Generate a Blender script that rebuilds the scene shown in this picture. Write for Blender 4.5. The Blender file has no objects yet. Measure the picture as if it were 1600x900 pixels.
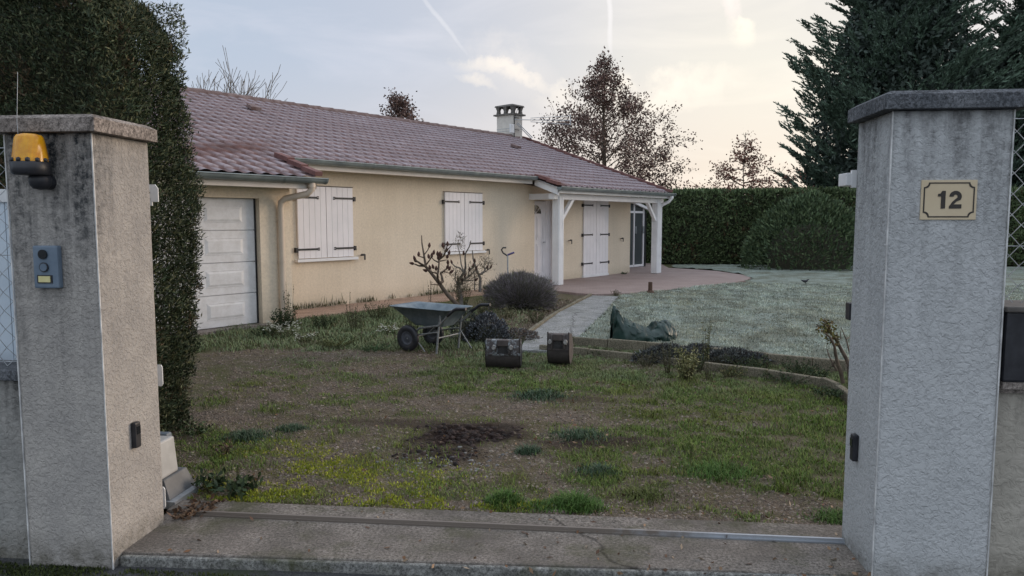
import bpy, bmesh, math, random
import numpy as np
from mathutils import Vector, Matrix
random.seed(7); rng = np.random.default_rng(11)
R = math.radians
S = bpy.context.scene; COL = S.collection

# ------------------------------------------------------------------ camera, sky, sun, exposure
F = 1160.0; PITCH = R(5.2); YAW = R(6.0); EYE = 1.62
cam = bpy.data.cameras.new('camera'); co = bpy.data.objects.new('camera', cam); COL.objects.link(co)
cam.sensor_width = 36; cam.lens = 36 * F / 1600; cam.clip_start = .05; cam.clip_end = 3000
co.location = (0, 0, EYE); co.rotation_euler = (R(90) - PITCH, 0, YAW); S.camera = co
SUN_AZ = R(58); SUN_EL = R(11)          # azimuth measured from +Y towards +X
W = bpy.data.worlds.new('World'); S.world = W; W.use_nodes = True
wn, wl = W.node_tree.nodes, W.node_tree.links
for n_ in list(wn): wn.remove(n_)
def wnode(t, **k):
    n = wn.new(t)
    for a, b in k.items(): setattr(n, a, b)
    return n
sky = wnode('ShaderNodeTexSky', sky_type='NISHITA', sun_disc=False, sun_elevation=SUN_EL, sun_rotation=SUN_AZ,
            air_density=1.0, dust_density=1.5, ozone_density=1.5)
tc = wnode('ShaderNodeTexCoord')
def wmath(op, a, b=None, clamp=False):
    m = wnode('ShaderNodeMath', operation=op, use_clamp=clamp)
    for i, v in enumerate((a, b)):
        if v is None: continue
        if isinstance(v, (int, float)): m.inputs[i].default_value = v
        else: wl.new(v, m.inputs[i])
    return m.outputs[0]
def wdot(vec):
    v = Vector(vec).normalized(); d = wnode('ShaderNodeVectorMath', operation='DOT_PRODUCT')
    wl.new(tc.outputs['Generated'], d.inputs[0]); d.inputs[1].default_value = v; return d.outputs['Value']
def wramp(fac, stops):
    r = wnode('ShaderNodeValToRGB'); wl.new(fac, r.inputs[0]); e = r.color_ramp.elements
    while len(e) < len(stops): e.new(.5)
    for q, (p, c) in zip(e, stops): q.position = p; q.color = c if len(c) == 4 else (*c, 1)
    return r.outputs[0]
def wmix(fac, a, b):
    m = wnode('ShaderNodeMix', data_type='RGBA')
    for sck, v in ((m.inputs[0], fac), (m.inputs[6], a), (m.inputs[7], b)):
        if isinstance(v, (int, float)): sck.default_value = v
        elif isinstance(v, tuple): sck.default_value = (*v, 1)
        else: wl.new(v, sck)
    return m.outputs[2]
def azel(az, el): return (math.sin(az) * math.cos(el), math.cos(az) * math.cos(el), math.sin(el))
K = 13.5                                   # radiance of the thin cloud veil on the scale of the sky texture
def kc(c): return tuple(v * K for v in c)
sep = wnode('ShaderNodeSeparateXYZ'); wl.new(tc.outputs['Generated'], sep.inputs[0])
elev = sep.outputs['Z']
glow = wmath('POWER', wmath('MAXIMUM', wdot(azel(R(12), R(7))), 0.0), 22.0)
glow2 = wmath('POWER', wmath('MAXIMUM', wdot(azel(R(40), R(10))), 0.0), 2.0)
veil = wmix(glow2, kc((.36, .425, .52)), kc((.48, .455, .515)))
veil = wmix(glow, veil, kc((.70, .65, .56)))
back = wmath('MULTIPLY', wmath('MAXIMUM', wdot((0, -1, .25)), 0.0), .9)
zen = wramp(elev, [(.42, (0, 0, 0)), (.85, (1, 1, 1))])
veil = wmix(wmath('MAXIMUM', back, zen), veil, kc((.80, .87, .97)))  # unseen sky behind the camera and overhead, brightened as added fill light
low = wramp(elev, [(.0, (1, 1, 1)), (.10, (.55, .55, .55)), (.20, (0, 0, 0))])
pink = wmath('MULTIPLY', low, wmath('POWER', wmath('MAXIMUM', wdot(azel(R(8), 0)), 0.0), 5.0))
veil = wmix(wmath('MULTIPLY', pink, .75), veil, kc((.66, .535, .475)))
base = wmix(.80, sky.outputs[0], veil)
# streaks and tufts of cirrus: noise in stretched direction space
mp = wnode('ShaderNodeMapping'); wl.new(tc.outputs['Generated'], mp.inputs[0]); mp.inputs['Scale'].default_value = (3.0, 3.0, 13.0); mp.inputs['Rotation'].default_value = (0, R(9), R(25))
ns = wnode('ShaderNodeTexNoise'); wl.new(mp.outputs[0], ns.inputs['Vector']); ns.inputs['Scale'].default_value = 1.3; ns.inputs['Detail'].default_value = 9; ns.inputs['Roughness'].default_value = .55; ns.inputs['Distortion'].default_value = .6
c1 = wramp(ns.outputs[0], [(.46, (0, 0, 0)), (.72, (1, 1, 1))])
cirrus_col = wmix(glow, kc((.46, .475, .54)), kc((.76, .70, .60)))
base = wmix(wmath('MULTIPLY', c1, .50), base, cirrus_col)
def pix_dir(x, y):
    fw = Vector((-math.sin(YAW) * math.cos(PITCH), math.cos(YAW) * math.cos(PITCH), -math.sin(PITCH)))
    rt = Vector((math.cos(YAW), math.sin(YAW), 0)); up = rt.cross(fw)
    return (fw * F + rt * (x - 800) + up * (450 - y)).normalized()
wn2 = wnode('ShaderNodeTexNoise'); wl.new(tc.outputs['Generated'], wn2.inputs['Vector']); wn2.inputs['Scale'].default_value = 22; wn2.inputs['Detail'].default_value = 8; wn2.inputs['Roughness'].default_value = .6
ragged = wramp(wn2.outputs[0], [(.36, (.15, .15, .15)), (.62, (1, 1, 1))])
def tuft(az_el_a, az_el_b, width, noise_amt, col, strength):
    """a wisp of cloud or a vapour trail between two directions of the sky"""
    global base
    a, b = Vector(az_el_a), Vector(az_el_b); mid = (a + b).normalized(); L = (b - a).length / 2; t = (b - a).normalized(); nrm = mid.cross(t).normalized()
    dd = []
    for v in (t, nrm):
        d = wnode('ShaderNodeVectorMath', operation='DOT_PRODUCT'); wl.new(tc.outputs['Generated'], d.inputs[0]); d.inputs[1].default_value = v; dd.append(d.outputs['Value'])
    off = wmath('MULTIPLY', wmath('SUBTRACT', wn2.outputs[0], .5), noise_amt)
    x = wmath('DIVIDE', wmath('ADD', dd[0], off), L); y = wmath('DIVIDE', wmath('ADD', dd[1], off), width)
    r2 = wmath('ADD', wmath('MULTIPLY', x, x), wmath('MULTIPLY', y, y))
    front = wmath('GREATER_THAN', wdot(mid), 0.5)
    m = wmath('MULTIPLY', wmath('SUBTRACT', 1.0, r2, clamp=True), front)
    m = wmath('MULTIPLY', wmath('MULTIPLY', wmath('POWER', m, 1.1), strength * 1.5), ragged, True) if noise_amt > .02 else wmath('MULTIPLY', m, strength)
    base = wmix(m, base, kc(col))
tuft(pix_dir(690, 92), pix_dir(800, 112), .011, .05, (.74, .67, .58), .42)
tuft(pix_dir(735, 84), pix_dir(870, 152), .012, .06, (.78, .70, .60), .48)
tuft(pix_dir(705, 112), pix_dir(780, 140), .009, .05, (.76, .68, .58), .36)
tuft(pix_dir(700, 60), pix_dir(880, 150), .040, .05, (.62, .58, .55), .30)
tuft(pix_dir(1130, -20), pix_dir(1150, 40), .012, .05, (.74, .66, .62), .5)
tuft(pix_dir(1135, 30), pix_dir(1180, 75), .012, .05, (.80, .74, .62), .5)
tuft(pix_dir(950, -60), pix_dir(956, 100), .004, .008, (.66, .64, .64), .6)
tuft(pix_dir(640, -30), pix_dir(735, 90), .0035, .008, (.58, .58, .60), .4)
tuft(pix_dir(840, 170), pix_dir(1200, 120), .035, .10, (.78, .71, .61), .5)
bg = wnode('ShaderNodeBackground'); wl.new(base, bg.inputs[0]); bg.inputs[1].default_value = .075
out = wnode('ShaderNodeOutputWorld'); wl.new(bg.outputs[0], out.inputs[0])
sl = bpy.data.lights.new('sun', 'SUN'); sl.energy = 1.5; sl.angle = R(28); sl.color = (1.0, .80, .62)
so = bpy.data.objects.new('sun', sl); COL.objects.link(so)
so.rotation_euler = Vector(azel(SUN_AZ, SUN_EL)).to_track_quat('Z', 'Y').to_euler()
S.view_settings.view_transform = 'Standard'; S.view_settings.look = 'None'; S.view_settings.gamma = 1; S.view_settings.exposure = 0.64
S.render.engine = 'CYCLES'

# ------------------------------------------------------------------ pixel -> world helpers (placing things on the ground they stand on)
FW = Vector((-math.sin(YAW) * math.cos(PITCH), math.cos(YAW) * math.cos(PITCH), -math.sin(PITCH)))
RT = Vector((math.cos(YAW), math.sin(YAW), 0)); UP = RT.cross(FW)
def ray(x, y): return FW * F + RT * (x - 800) + UP * (450 - y)
def gp(x, y, z=0.0):
    r = ray(x, y); t = (z - EYE) / r.z; return Vector((0, 0, EYE)) + r * t
def at(x, y, Y):
    r = ray(x, y); return Vector((0, 0, EYE)) + r * (Y / r.y)

# ------------------------------------------------------------------ numpy noise
def vnoise(x, y, seed=0):
    xi, yi = np.floor(x).astype(np.int64), np.floor(y).astype(np.int64); xf, yf = x - xi, y - yi
    def h(a, b):
        n = (a * 374761393 + b * 668265263 + seed * 1274126177) & 0x7fffffff
        n = ((n ^ (n >> 13)) * 1274126177) & 0x7fffffff
        return ((n ^ (n >> 16)) & 0xffff) / 65535.0
    u, v = xf * xf * (3 - 2 * xf), yf * yf * (3 - 2 * yf)
    return (h(xi, yi) * (1 - u) + h(xi + 1, yi) * u) * (1 - v) + (h(xi, yi + 1) * (1 - u) + h(xi + 1, yi + 1) * u) * v
def fbm(x, y, seed=0, o=4):
    s = 0; a = .5; t = 0
    for i in range(o):
        s = s + a * vnoise(x * 2 ** i, y * 2 ** i, seed + i); t += a; a *= .55
    return s / t
def sstep(a, b, x): t = np.clip((x - a) / (b - a), 0, 1); return t * t * (3 - 2 * t)

# ------------------------------------------------------------------ materials
def new_mat(name):
    m = bpy.data.materials.new(name); m.use_nodes = True; nt = m.node_tree
    return m, nt, nt.nodes['Principled BSDF']
def L(nt, a, b): nt.links.new(a, b)
def N(nt, t, **k):
    n = nt.nodes.new(t)
    for a, b in k.items(): setattr(n, a, b)
    return n
def noise(nt, scale, detail=5, rough=.6, vec=None, dist=0):
    n = N(nt, 'ShaderNodeTexNoise'); n.inputs['Scale'].default_value = scale; n.inputs['Detail'].default_value = detail; n.inputs['Roughness'].default_value = rough; n.inputs['Distortion'].default_value = dist
    if vec is not None: L(nt, vec, n.inputs['Vector'])
    return n.outputs[0]
def coords(nt, kind='Object', scale=None):
    t = N(nt, 'ShaderNodeTexCoord').outputs[kind]
    if scale:
        m = N(nt, 'ShaderNodeMapping'); L(nt, t, m.inputs[0]); m.inputs['Scale'].default_value = scale; t = m.outputs[0]
    return t
def ramp(nt, fac, stops):
    r = N(nt, 'ShaderNodeValToRGB'); L(nt, fac, r.inputs[0]); e = r.color_ramp.elements
    while len(e) < len(stops): e.new(.5)
    for q, (p, c) in zip(e, stops): q.position = p; q.color = (*c, 1) if isinstance(c, tuple) else (c, c, c, 1)
    return r.outputs[0]
def mix(nt, fac, a, b, bt='MIX'):
    m = N(nt, 'ShaderNodeMix', data_type='RGBA', blend_type=bt)
    for sck, v in ((m.inputs[0], fac), (m.inputs[6], a), (m.inputs[7], b)):
        if isinstance(v, (int, float)): sck.default_value = v
        elif isinstance(v, tuple): sck.default_value = (*v, 1)
        else: L(nt, v, sck)
    return m.outputs[2]
def mth(nt, op, a, b=None, clamp=False):
    m = N(nt, 'ShaderNodeMath', operation=op, use_clamp=clamp)
    for i, v in enumerate((a, b)):
        if v is None: continue
        if isinstance(v, (int, float)): m.inputs[i].default_value = v
        else: L(nt, v, m.inputs[i])
    return m.outputs[0]
def bump(nt, bs, h, strength=.5, dist=.01):
    b = N(nt, 'ShaderNodeBump'); L(nt, h, b.inputs['Height']); b.inputs['Strength'].default_value = strength; b.inputs['Distance'].default_value = dist; L(nt, b.outputs[0], bs.inputs['Normal'])
def pmat(name, c1, c2, scale=6, rough=.7, bs=40, bst=.25, bd=.004, metal=0, lo=.35, hi=.65, kind='Object', spec=.4):
    m, nt, b = new_mat(name); v = coords(nt, kind)
    L(nt, ramp(nt, noise(nt, scale, 6, .6, v), [(lo, c1), (hi, c2)]), b.inputs['Base Color'])
    b.inputs['Roughness'].default_value = rough; b.inputs['Metallic'].default_value = metal; b.inputs['Specular IOR Level'].default_value = spec
    if bst: bump(nt, b, noise(nt, bs, 4, .6, v), bst, bd)
    return m
def attr_mat(name, rough=.65, mult=(1, 1, 1), spec=.25, trans=0):
    m, nt, b = new_mat(name); a = N(nt, 'ShaderNodeAttribute', attribute_name='Col')
    L(nt, mix(nt, 1.0, a.outputs['Color'], mult, 'MULTIPLY'), b.inputs['Base Color']); b.inputs['Roughness'].default_value = rough; b.inputs['Specular IOR Level'].default_value = spec
    return m
M = {}
M['white_paint'] = pmat('white_paint', (.70, .70, .71), (.80, .80, .80), 3, .55, 30, .08)
M['white_shutter'] = pmat('white_shutter', (.74, .72, .73), (.82, .79, .80), 2, .5, 8, .05)
M['white_plastic'] = pmat('white_plastic', (.62, .63, .64), (.72, .72, .72), 8, .4, 30, .03)
M['cream_trim'] = pmat('cream_trim', (.66, .60, .54), (.74, .68, .62), 4, .6, 30, .1)
M['cream_pipe'] = pmat('cream_pipe', (.58, .48, .38), (.66, .55, .44), 3, .5, 30, .08)
M['zinc'] = pmat('zinc', (.17, .20, .21), (.27, .31, .31), 3, .42, 30, .1, metal=.35)
M['black_iron'] = pmat('black_iron', (.015, .015, .017), (.035, .035, .038), 20, .5)
M['black_plastic'] = pmat('black_plastic', (.012, .013, .017), (.028, .029, .035), 15, .45, 60, .1)
M['rust'] = pmat('rust', (.045, .028, .02), (.10, .055, .035), 30, .8, 80, .4)
M['bark'] = pmat('bark', (.06, .045, .035), (.13, .10, .075), 12, .9, 60, .6)
M['frame_grey'] = pmat('frame_grey', (.15, .16, .17), (.27, .28, .28), 25, .55, 60, .1, metal=.3)
M['bark_grey'] = pmat('bark_grey', (.10, .09, .08), (.19, .17, .15), 12, .9, 60, .6)
M['leaf'] = attr_mat('leaf')
M['twig'] = attr_mat('twig', .85)
M['grass_blade'] = attr_mat('grass_blade', .7)
M['galv'] = pmat('galv', (.30, .32, .34), (.45, .47, .49), 25, .45, 60, .1, metal=.6)
M['dark_glass'] = pmat('dark_glass', (.012, .014, .016), (.02, .022, .025), 3, .12, 30, 0, spec=.5)

def stucco_wall():
    m, nt, b = new_mat('cream_render'); v = coords(nt)
    big = noise(nt, .7, 4, .6, v); fine = noise(nt, 16, 8, .75, v)
    col = ramp(nt, big, [(.35, (.69, .59, .455)), (.65, (.77, .665, .525))])
    spk = ramp(nt, noise(nt, 26, 3, .7, v), [(.35, .90), (.55, 1.0), (.72, 1.07)])
    col = mix(nt, 1.0, col, spk, 'MULTIPLY')
    drip = ramp(nt, noise(nt, 1.6, 5, .6, coords(nt, 'Object', (5, 5, .5))), [(.35, .975), (.6, 1.01)]); col = mix(nt, 1.0, col, drip, 'MULTIPLY')
    # splash dirt low on the wall
    z = N(nt, 'ShaderNodeSeparateXYZ'); L(nt, v, z.inputs[0])
    dirt = mth(nt, 'MULTIPLY', ramp(nt, z.outputs[2], [(.0, 1.0), (.30, 0.0)]), ramp(nt, fine, [(.3, 1.0), (.7, .1)]))
    col = mix(nt, mth(nt, 'MULTIPLY', dirt, .55), col, (.30, .25, .17))
    L(nt, col, b.inputs['Base Color']); b.inputs['Roughness'].default_value = .92; b.inputs['Specular IOR Level'].default_value = .15
    bump(nt, b, noise(nt, 55, 5, .7, v), .6, .006); return m
M['render'] = stucco_wall()

def pillar_mat(name, c1, c2, stain, stain_amt, top, worm=42, streaks=()):
    """rough-cast render, dark algae streaks running down from the cap"""
    m, nt, b = new_mat(name); v = coords(nt)
    z = N(nt, 'ShaderNodeSeparateXYZ'); L(nt, v, z.inputs[0])
    col = ramp(nt, noise(nt, 4, 6, .65, v), [(.3, c1), (.7, c2)])
    vs = coords(nt, 'Object', (7, 7, .7)); streak = noise(nt, 2.0, 5, .65, vs, .4)
    h = ramp(nt, mth(nt, 'DIVIDE', z.outputs[2], top), [(.30, 0.0), (.70, .35), (1.0, 1.0)]) if not streaks else mth(nt, 'MULTIPLY', ramp(nt, mth(nt, 'DIVIDE', z.outputs[2], top), [(.25, 0.0), (.70, .5), (1.0, 1.0)]), ramp(nt, mth(nt, 'MULTIPLY', z.outputs[1], -1.0), [(.0, .30), (.10, .5), (.212, .55), (.216, 1.0)]))
    st = mth(nt, 'MULTIPLY', ramp(nt, streak, [(.36, 0.0), (.62, 1.0)]), h)
    blot = ramp(nt, noise(nt, 24, 6, .75, v), [(.38, .25), (.58, 1.0)])
    st = mth(nt, 'MULTIPLY', mth(nt, 'MULTIPLY', st, blot), stain_amt)
    for (cx, w, z0, z1, a) in streaks:      # runs below the things fixed on the pillar
        d = mth(nt, 'ABSOLUTE', mth(nt, 'SUBTRACT', z.outputs[0], cx)); dd = mth(nt, 'SUBTRACT', 1.0, mth(nt, 'DIVIDE', d, w), clamp=True)
        zz = mth(nt, 'MULTIPLY', mth(nt, 'DIVIDE', mth(nt, 'SUBTRACT', z.outputs[2], z0), .25, clamp=True), mth(nt, 'DIVIDE', mth(nt, 'SUBTRACT', z1, z.outputs[2]), .04, clamp=True))
        st = mth(nt, 'MAXIMUM', st, mth(nt, 'MULTIPLY', mth(nt, 'MULTIPLY', mth(nt, 'MULTIPLY', dd, zz), blot), a))
    foot = mth(nt, 'MULTIPLY', ramp(nt, z.outputs[2], [(.0, 1.0), (.13, 0.0)]), ramp(nt, noise(nt, 9, 6, .7, v), [(.35, 0.0), (.6, 1.0)]))
    col = mix(nt, st, col, stain)
    col = mix(nt, mth(nt, 'MULTIPLY', foot, .7), col, (.07, .065, .045))
    worms = noise(nt, worm * 1.25, 3, .6, v, .8)
    pit_shade = ramp(nt, worms, [(.36, .66), (.45, 1.0), (1, 1.0)])  # crevice shade put into the colour: low spots of the relief darkened
    col = mix(nt, .35, col, pit_shade, 'MULTIPLY')
    L(nt, col, b.inputs['Base Color']); b.inputs['Roughness'].default_value = .95; b.inputs['Specular IOR Level'].default_value = .1
    bump(nt, b, ramp(nt, worms, [(.34, 0.0), (.60, 1.0)]), .85, .0045); return m
M['pillar_grey'] = pillar_mat('pillar_render_grey', (.31, .295, .28), (.42, .395, .365), (.030, .034, .038), 1.25, 2.02, 42,
                              ((-2.47 + 2.485, .045, 1.35, 1.78, .95), (-.055, .07, 1.1, 1.35, .7)))
M['pillar_pale'] = pillar_mat('pillar_render_pale', (.41, .42, .425), (.485, .495, .50), (.10, .10, .10), .8, 2.1, 36)
M['wall_dirty'] = pillar_mat('low_wall_render', (.22, .22, .21), (.34, .33, .31), (.03, .03, .03), 1.0, .9, 30)
M['wall_beige'] = pillar_mat('low_wall_beige', (.32, .30, .26), (.42, .39, .34), (.05, .05, .045), .6, .9, 18)
def concrete(name, c1, c2, bs=60, moss=0, sc=3, tint=None):
    m, nt, b = new_mat(name); v = coords(nt)
    col = ramp(nt, noise(nt, sc, 8, .7, v), [(.3, tuple(q * 1.15 for q in c1)), (.7, tuple(q * 1.2 for q in c2))])
    spk = ramp(nt, noise(nt, 65, 3, .85, v), [(.36, .35), (.5, 1.0), (.66, 1.8)])
    col = mix(nt, .9, col, spk, 'MULTIPLY')
    if tint: col = mix(nt, ramp(nt, noise(nt, 1.4, 6, .7, v), [(.40, 0.0), (.62, .8)]), col, tint)
    if moss: col = mix(nt, mth(nt, 'MULTIPLY', ramp(nt, noise(nt, 2.2, 7, .7, v), [(.5, 0.0), (.66, 1.0)]), moss), col, (.05, .055, .02))
    vo = N(nt, 'ShaderNodeTexVoronoi', feature='DISTANCE_TO_EDGE'); vo.inputs['Scale'].default_value = .23
    wv = N(nt, 'ShaderNodeVectorMath', operation='ADD'); nz = N(nt, 'ShaderNodeTexNoise'); nz.inputs['Scale'].default_value = 4; nz.inputs['Detail'].default_value = 6
    L(nt, v, nz.inputs['Vector']); sc_ = N(nt, 'ShaderNodeVectorMath', operation='SCALE'); L(nt, nz.outputs['Color'], sc_.inputs[0]); sc_.inputs['Scale'].default_value = .25
    L(nt, v, wv.inputs[0]); L(nt, sc_.outputs[0], wv.inputs[1]); L(nt, wv.outputs[0], vo.inputs['Vector'])
    crack = ramp(nt, vo.outputs['Distance'], [(.0, .45), (.0022, 1.0)])
    col = mix(nt, 1.0, col, crack, 'MULTIPLY')
    L(nt, col, b.inputs['Base Color']); b.inputs['Roughness'].default_value = .93; b.inputs['Specular IOR Level'].default_value = .15
    bump(nt, b, noise(nt, bs, 6, .75, v), .7, .006); return m
M['slab'] = concrete('threshold_concrete', (.11, .10, .088), (.20, .175, .155), 45, .55, 3, (.10, .088, .078))
M['cap'] = concrete('cap_concrete', (.11, .095, .085), (.25, .22, .20), 60, 0, 6)
M['cap_dark'] = concrete('cap_dark', (.055, .06, .068), (.12, .125, .135), 60, 0, 6)
M['edging'] = concrete('edging_concrete', (.08, .073, .052), (.19, .17, .13), 60, .9, 9)
M['path'] = concrete('path_concrete', (.16, .165, .165), (.25, .25, .245), 50, .4, 4)
M['apron'] = concrete('apron_concrete', (.26, .18, .14), (.36, .26, .20), 50, .3, 3)
def patio_mat():
    m, nt, b = new_mat('patio_paving'); v = coords(nt)
    br = N(nt, 'ShaderNodeTexBrick'); L(nt, v, br.inputs['Vector']); br.inputs['Scale'].default_value = 3.2; br.inputs['Mortar Size'].default_value = .018
    br.inputs['Color1'].default_value = (.24, .17, .15, 1); br.inputs['Color2'].default_value = (.30, .215, .19, 1); br.inputs['Mortar'].default_value = (.15, .12, .10, 1)
    col = mix(nt, .6, br.outputs['Color'], ramp(nt, noise(nt, 1.2, 6, .7, v), [(.3, (.20, .15, .14)), (.7, (.36, .29, .27))]))
    L(nt, col, b.inputs['Base Color']); b.inputs['Roughness'].default_value = .7; bump(nt, b, noise(nt, 30, 5, .6, v), .3, .004); return m
M['patio'] = patio_mat()
def asphalt():
    m, nt, b = new_mat('asphalt'); v = coords(nt)
    col = ramp(nt, noise(nt, 120, 3, .8, v), [(.3, (.018, .019, .022)), (.5, (.045, .046, .05)), (.72, (.13, .13, .13))])
    moss = mth(nt, 'MULTIPLY', ramp(nt, noise(nt, 2.5, 7, .75, v), [(.5, 0.0), (.6, 1.0)]), .7)
    col = mix(nt, moss, col, (.03, .045, .012))
    L(nt, col, b.inputs['Base Color']); b.inputs['Roughness'].default_value = .85; bump(nt, b, noise(nt, 90, 4, .8, v), 1.0, .01); return m
M['asphalt'] = asphalt()
def tile_mat():
    m, nt, b = new_mat('frosted_roof_tile'); v = coords(nt); a = N(nt, 'ShaderNodeAttribute', attribute_name='Col')
    s = N(nt, 'ShaderNodeSeparateColor'); L(nt, a.outputs['Color'], s.inputs[0])
    tile = ramp(nt, noise(nt, 5, 7, .7, v), [(.3, (.075, .036, .034)), (.7, (.14, .072, .062))])
    tile = mix(nt, .5, tile, ramp(nt, s.outputs[2], [(0, .55), (1, 1.35)]), 'MULTIPLY')
    frost = mth(nt, 'MULTIPLY', s.outputs[0], ramp(nt, noise(nt, 14, 5, .7, v), [(.25, .50), (.6, 1.0)]))
    col = mix(nt, frost, tile, (.50, .475, .53))
    L(nt, col, b.inputs['Base Color']); b.inputs['Roughness'].default_value = .75; b.inputs['Specular IOR Level'].default_value = .3
    bump(nt, b, noise(nt, 60, 4, .6, v), .3, .004); return m
M['tile'] = tile_mat()
M['tile_plain'] = pmat('ridge_tile', (.11, .065, .058), (.22, .16, .15), 5, .8, 50, .4)
def garage_mat():
    m, nt, b = new_mat('garage_door_steel'); v = coords(nt)
    n1 = noise(nt, 5, 8, .75, v)
    col = ramp(nt, n1, [(.3, (.58, .57, .56)), (.6, (.74, .74, .75))]); L(nt, col, b.inputs['Base Color']); b.inputs['Roughness'].default_value = .5
    bump(nt, b, noise(nt, 120, 3, .5, v), .1, .002); return m
M['garage'] = garage_mat()
def ground_mat():
    m, nt, b = new_mat('dirt_gravel_ground'); v = coords(nt); a = N(nt, 'ShaderNodeAttribute', attribute_name='Col')
    s = N(nt, 'ShaderNodeSeparateColor'); L(nt, a.outputs['Color'], s.inputs[0])
    vo = N(nt, 'ShaderNodeTexVoronoi'); vo.inputs['Scale'].default_value = 75; L(nt, v, vo.inputs['Vector'])
    stone = ramp(nt, vo.outputs['Color'], [(.1, (.085, .064, .052)), (.5, (.145, .110, .082)), (.8, (.20, .165, .13)), (.97, (.33, .30, .27))])
    soil = ramp(nt, noise(nt, 18, 8, .8, v), [(.3, (.065, .050, .042)), (.7, (.155, .128, .108))])
    g = mix(nt, ramp(nt, noise(nt, 9, 7, .8, v), [(.38, .15), (.6, .95)]), soil, stone)
    gr = ramp(nt, noise(nt, 30, 7, .8, v), [(.3, (.035, .042, .018)), (.55, (.08, .092, .032)), (.75, (.13, .13, .06))])
    ol = mth(nt, 'MULTIPLY', ramp(nt, noise(nt, 3.2, 8, .75, v), [(.42, 0.0), (.62, .75)]), ramp(nt, noise(nt, 40, 5, .8, v), [(.35, .2), (.6, 1.0)]))
    g = mix(nt, ol, g, (.082, .075, .022))
    g = mix(nt, s.outputs[0], g, gr)
    ms = ramp(nt, noise(nt, 45, 6, .8, v), [(.3, (.08, .10, .01)), (.7, (.26, .28, .03))])
    g = mix(nt, s.outputs[1], g, ms)
    dk = ramp(nt, noise(nt, 40, 6, .8, v), [(.3, (.009, .006, .005)), (.7, (.030, .018, .015))])
    g = mix(nt, s.outputs[2], g, dk)
    L(nt, g, b.inputs['Base Color']); b.inputs['Roughness'].default_value = .95; b.inputs['Specular IOR Level'].default_value = .12
    h = mix(nt, .5, noise(nt, 60, 6, .8, v), vo.outputs['Distance']); bump(nt, b, h, 1.0, .018); return m
M['ground'] = ground_mat()
def lawn_mat():
    m, nt, b = new_mat('frosted_lawn'); v = coords(nt)
    n1 = noise(nt, 1.2, 8, .75, v); n2 = noise(nt, 25, 7, .8, v)
    frost = ramp(nt, n2, [(.3, (.12, .145, .12)), (.48, (.25, .295, .26)), (.68, (.42, .47, .44))])
    straw = ramp(nt, n2, [(.3, (.05, .055, .035)), (.7, (.19, .185, .125))])
    c = mix(nt, ramp(nt, n1, [(.42, 0.0), (.62, .8)]), frost, straw)
    L(nt, c, b.inputs['Base Color']); b.inputs['Roughness'].default_value = .95; b.inputs['Specular IOR Level'].default_value = .1; bump(nt, b, n2, 1.0, .04); return m
M['lawn'] = lawn_mat()

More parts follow.
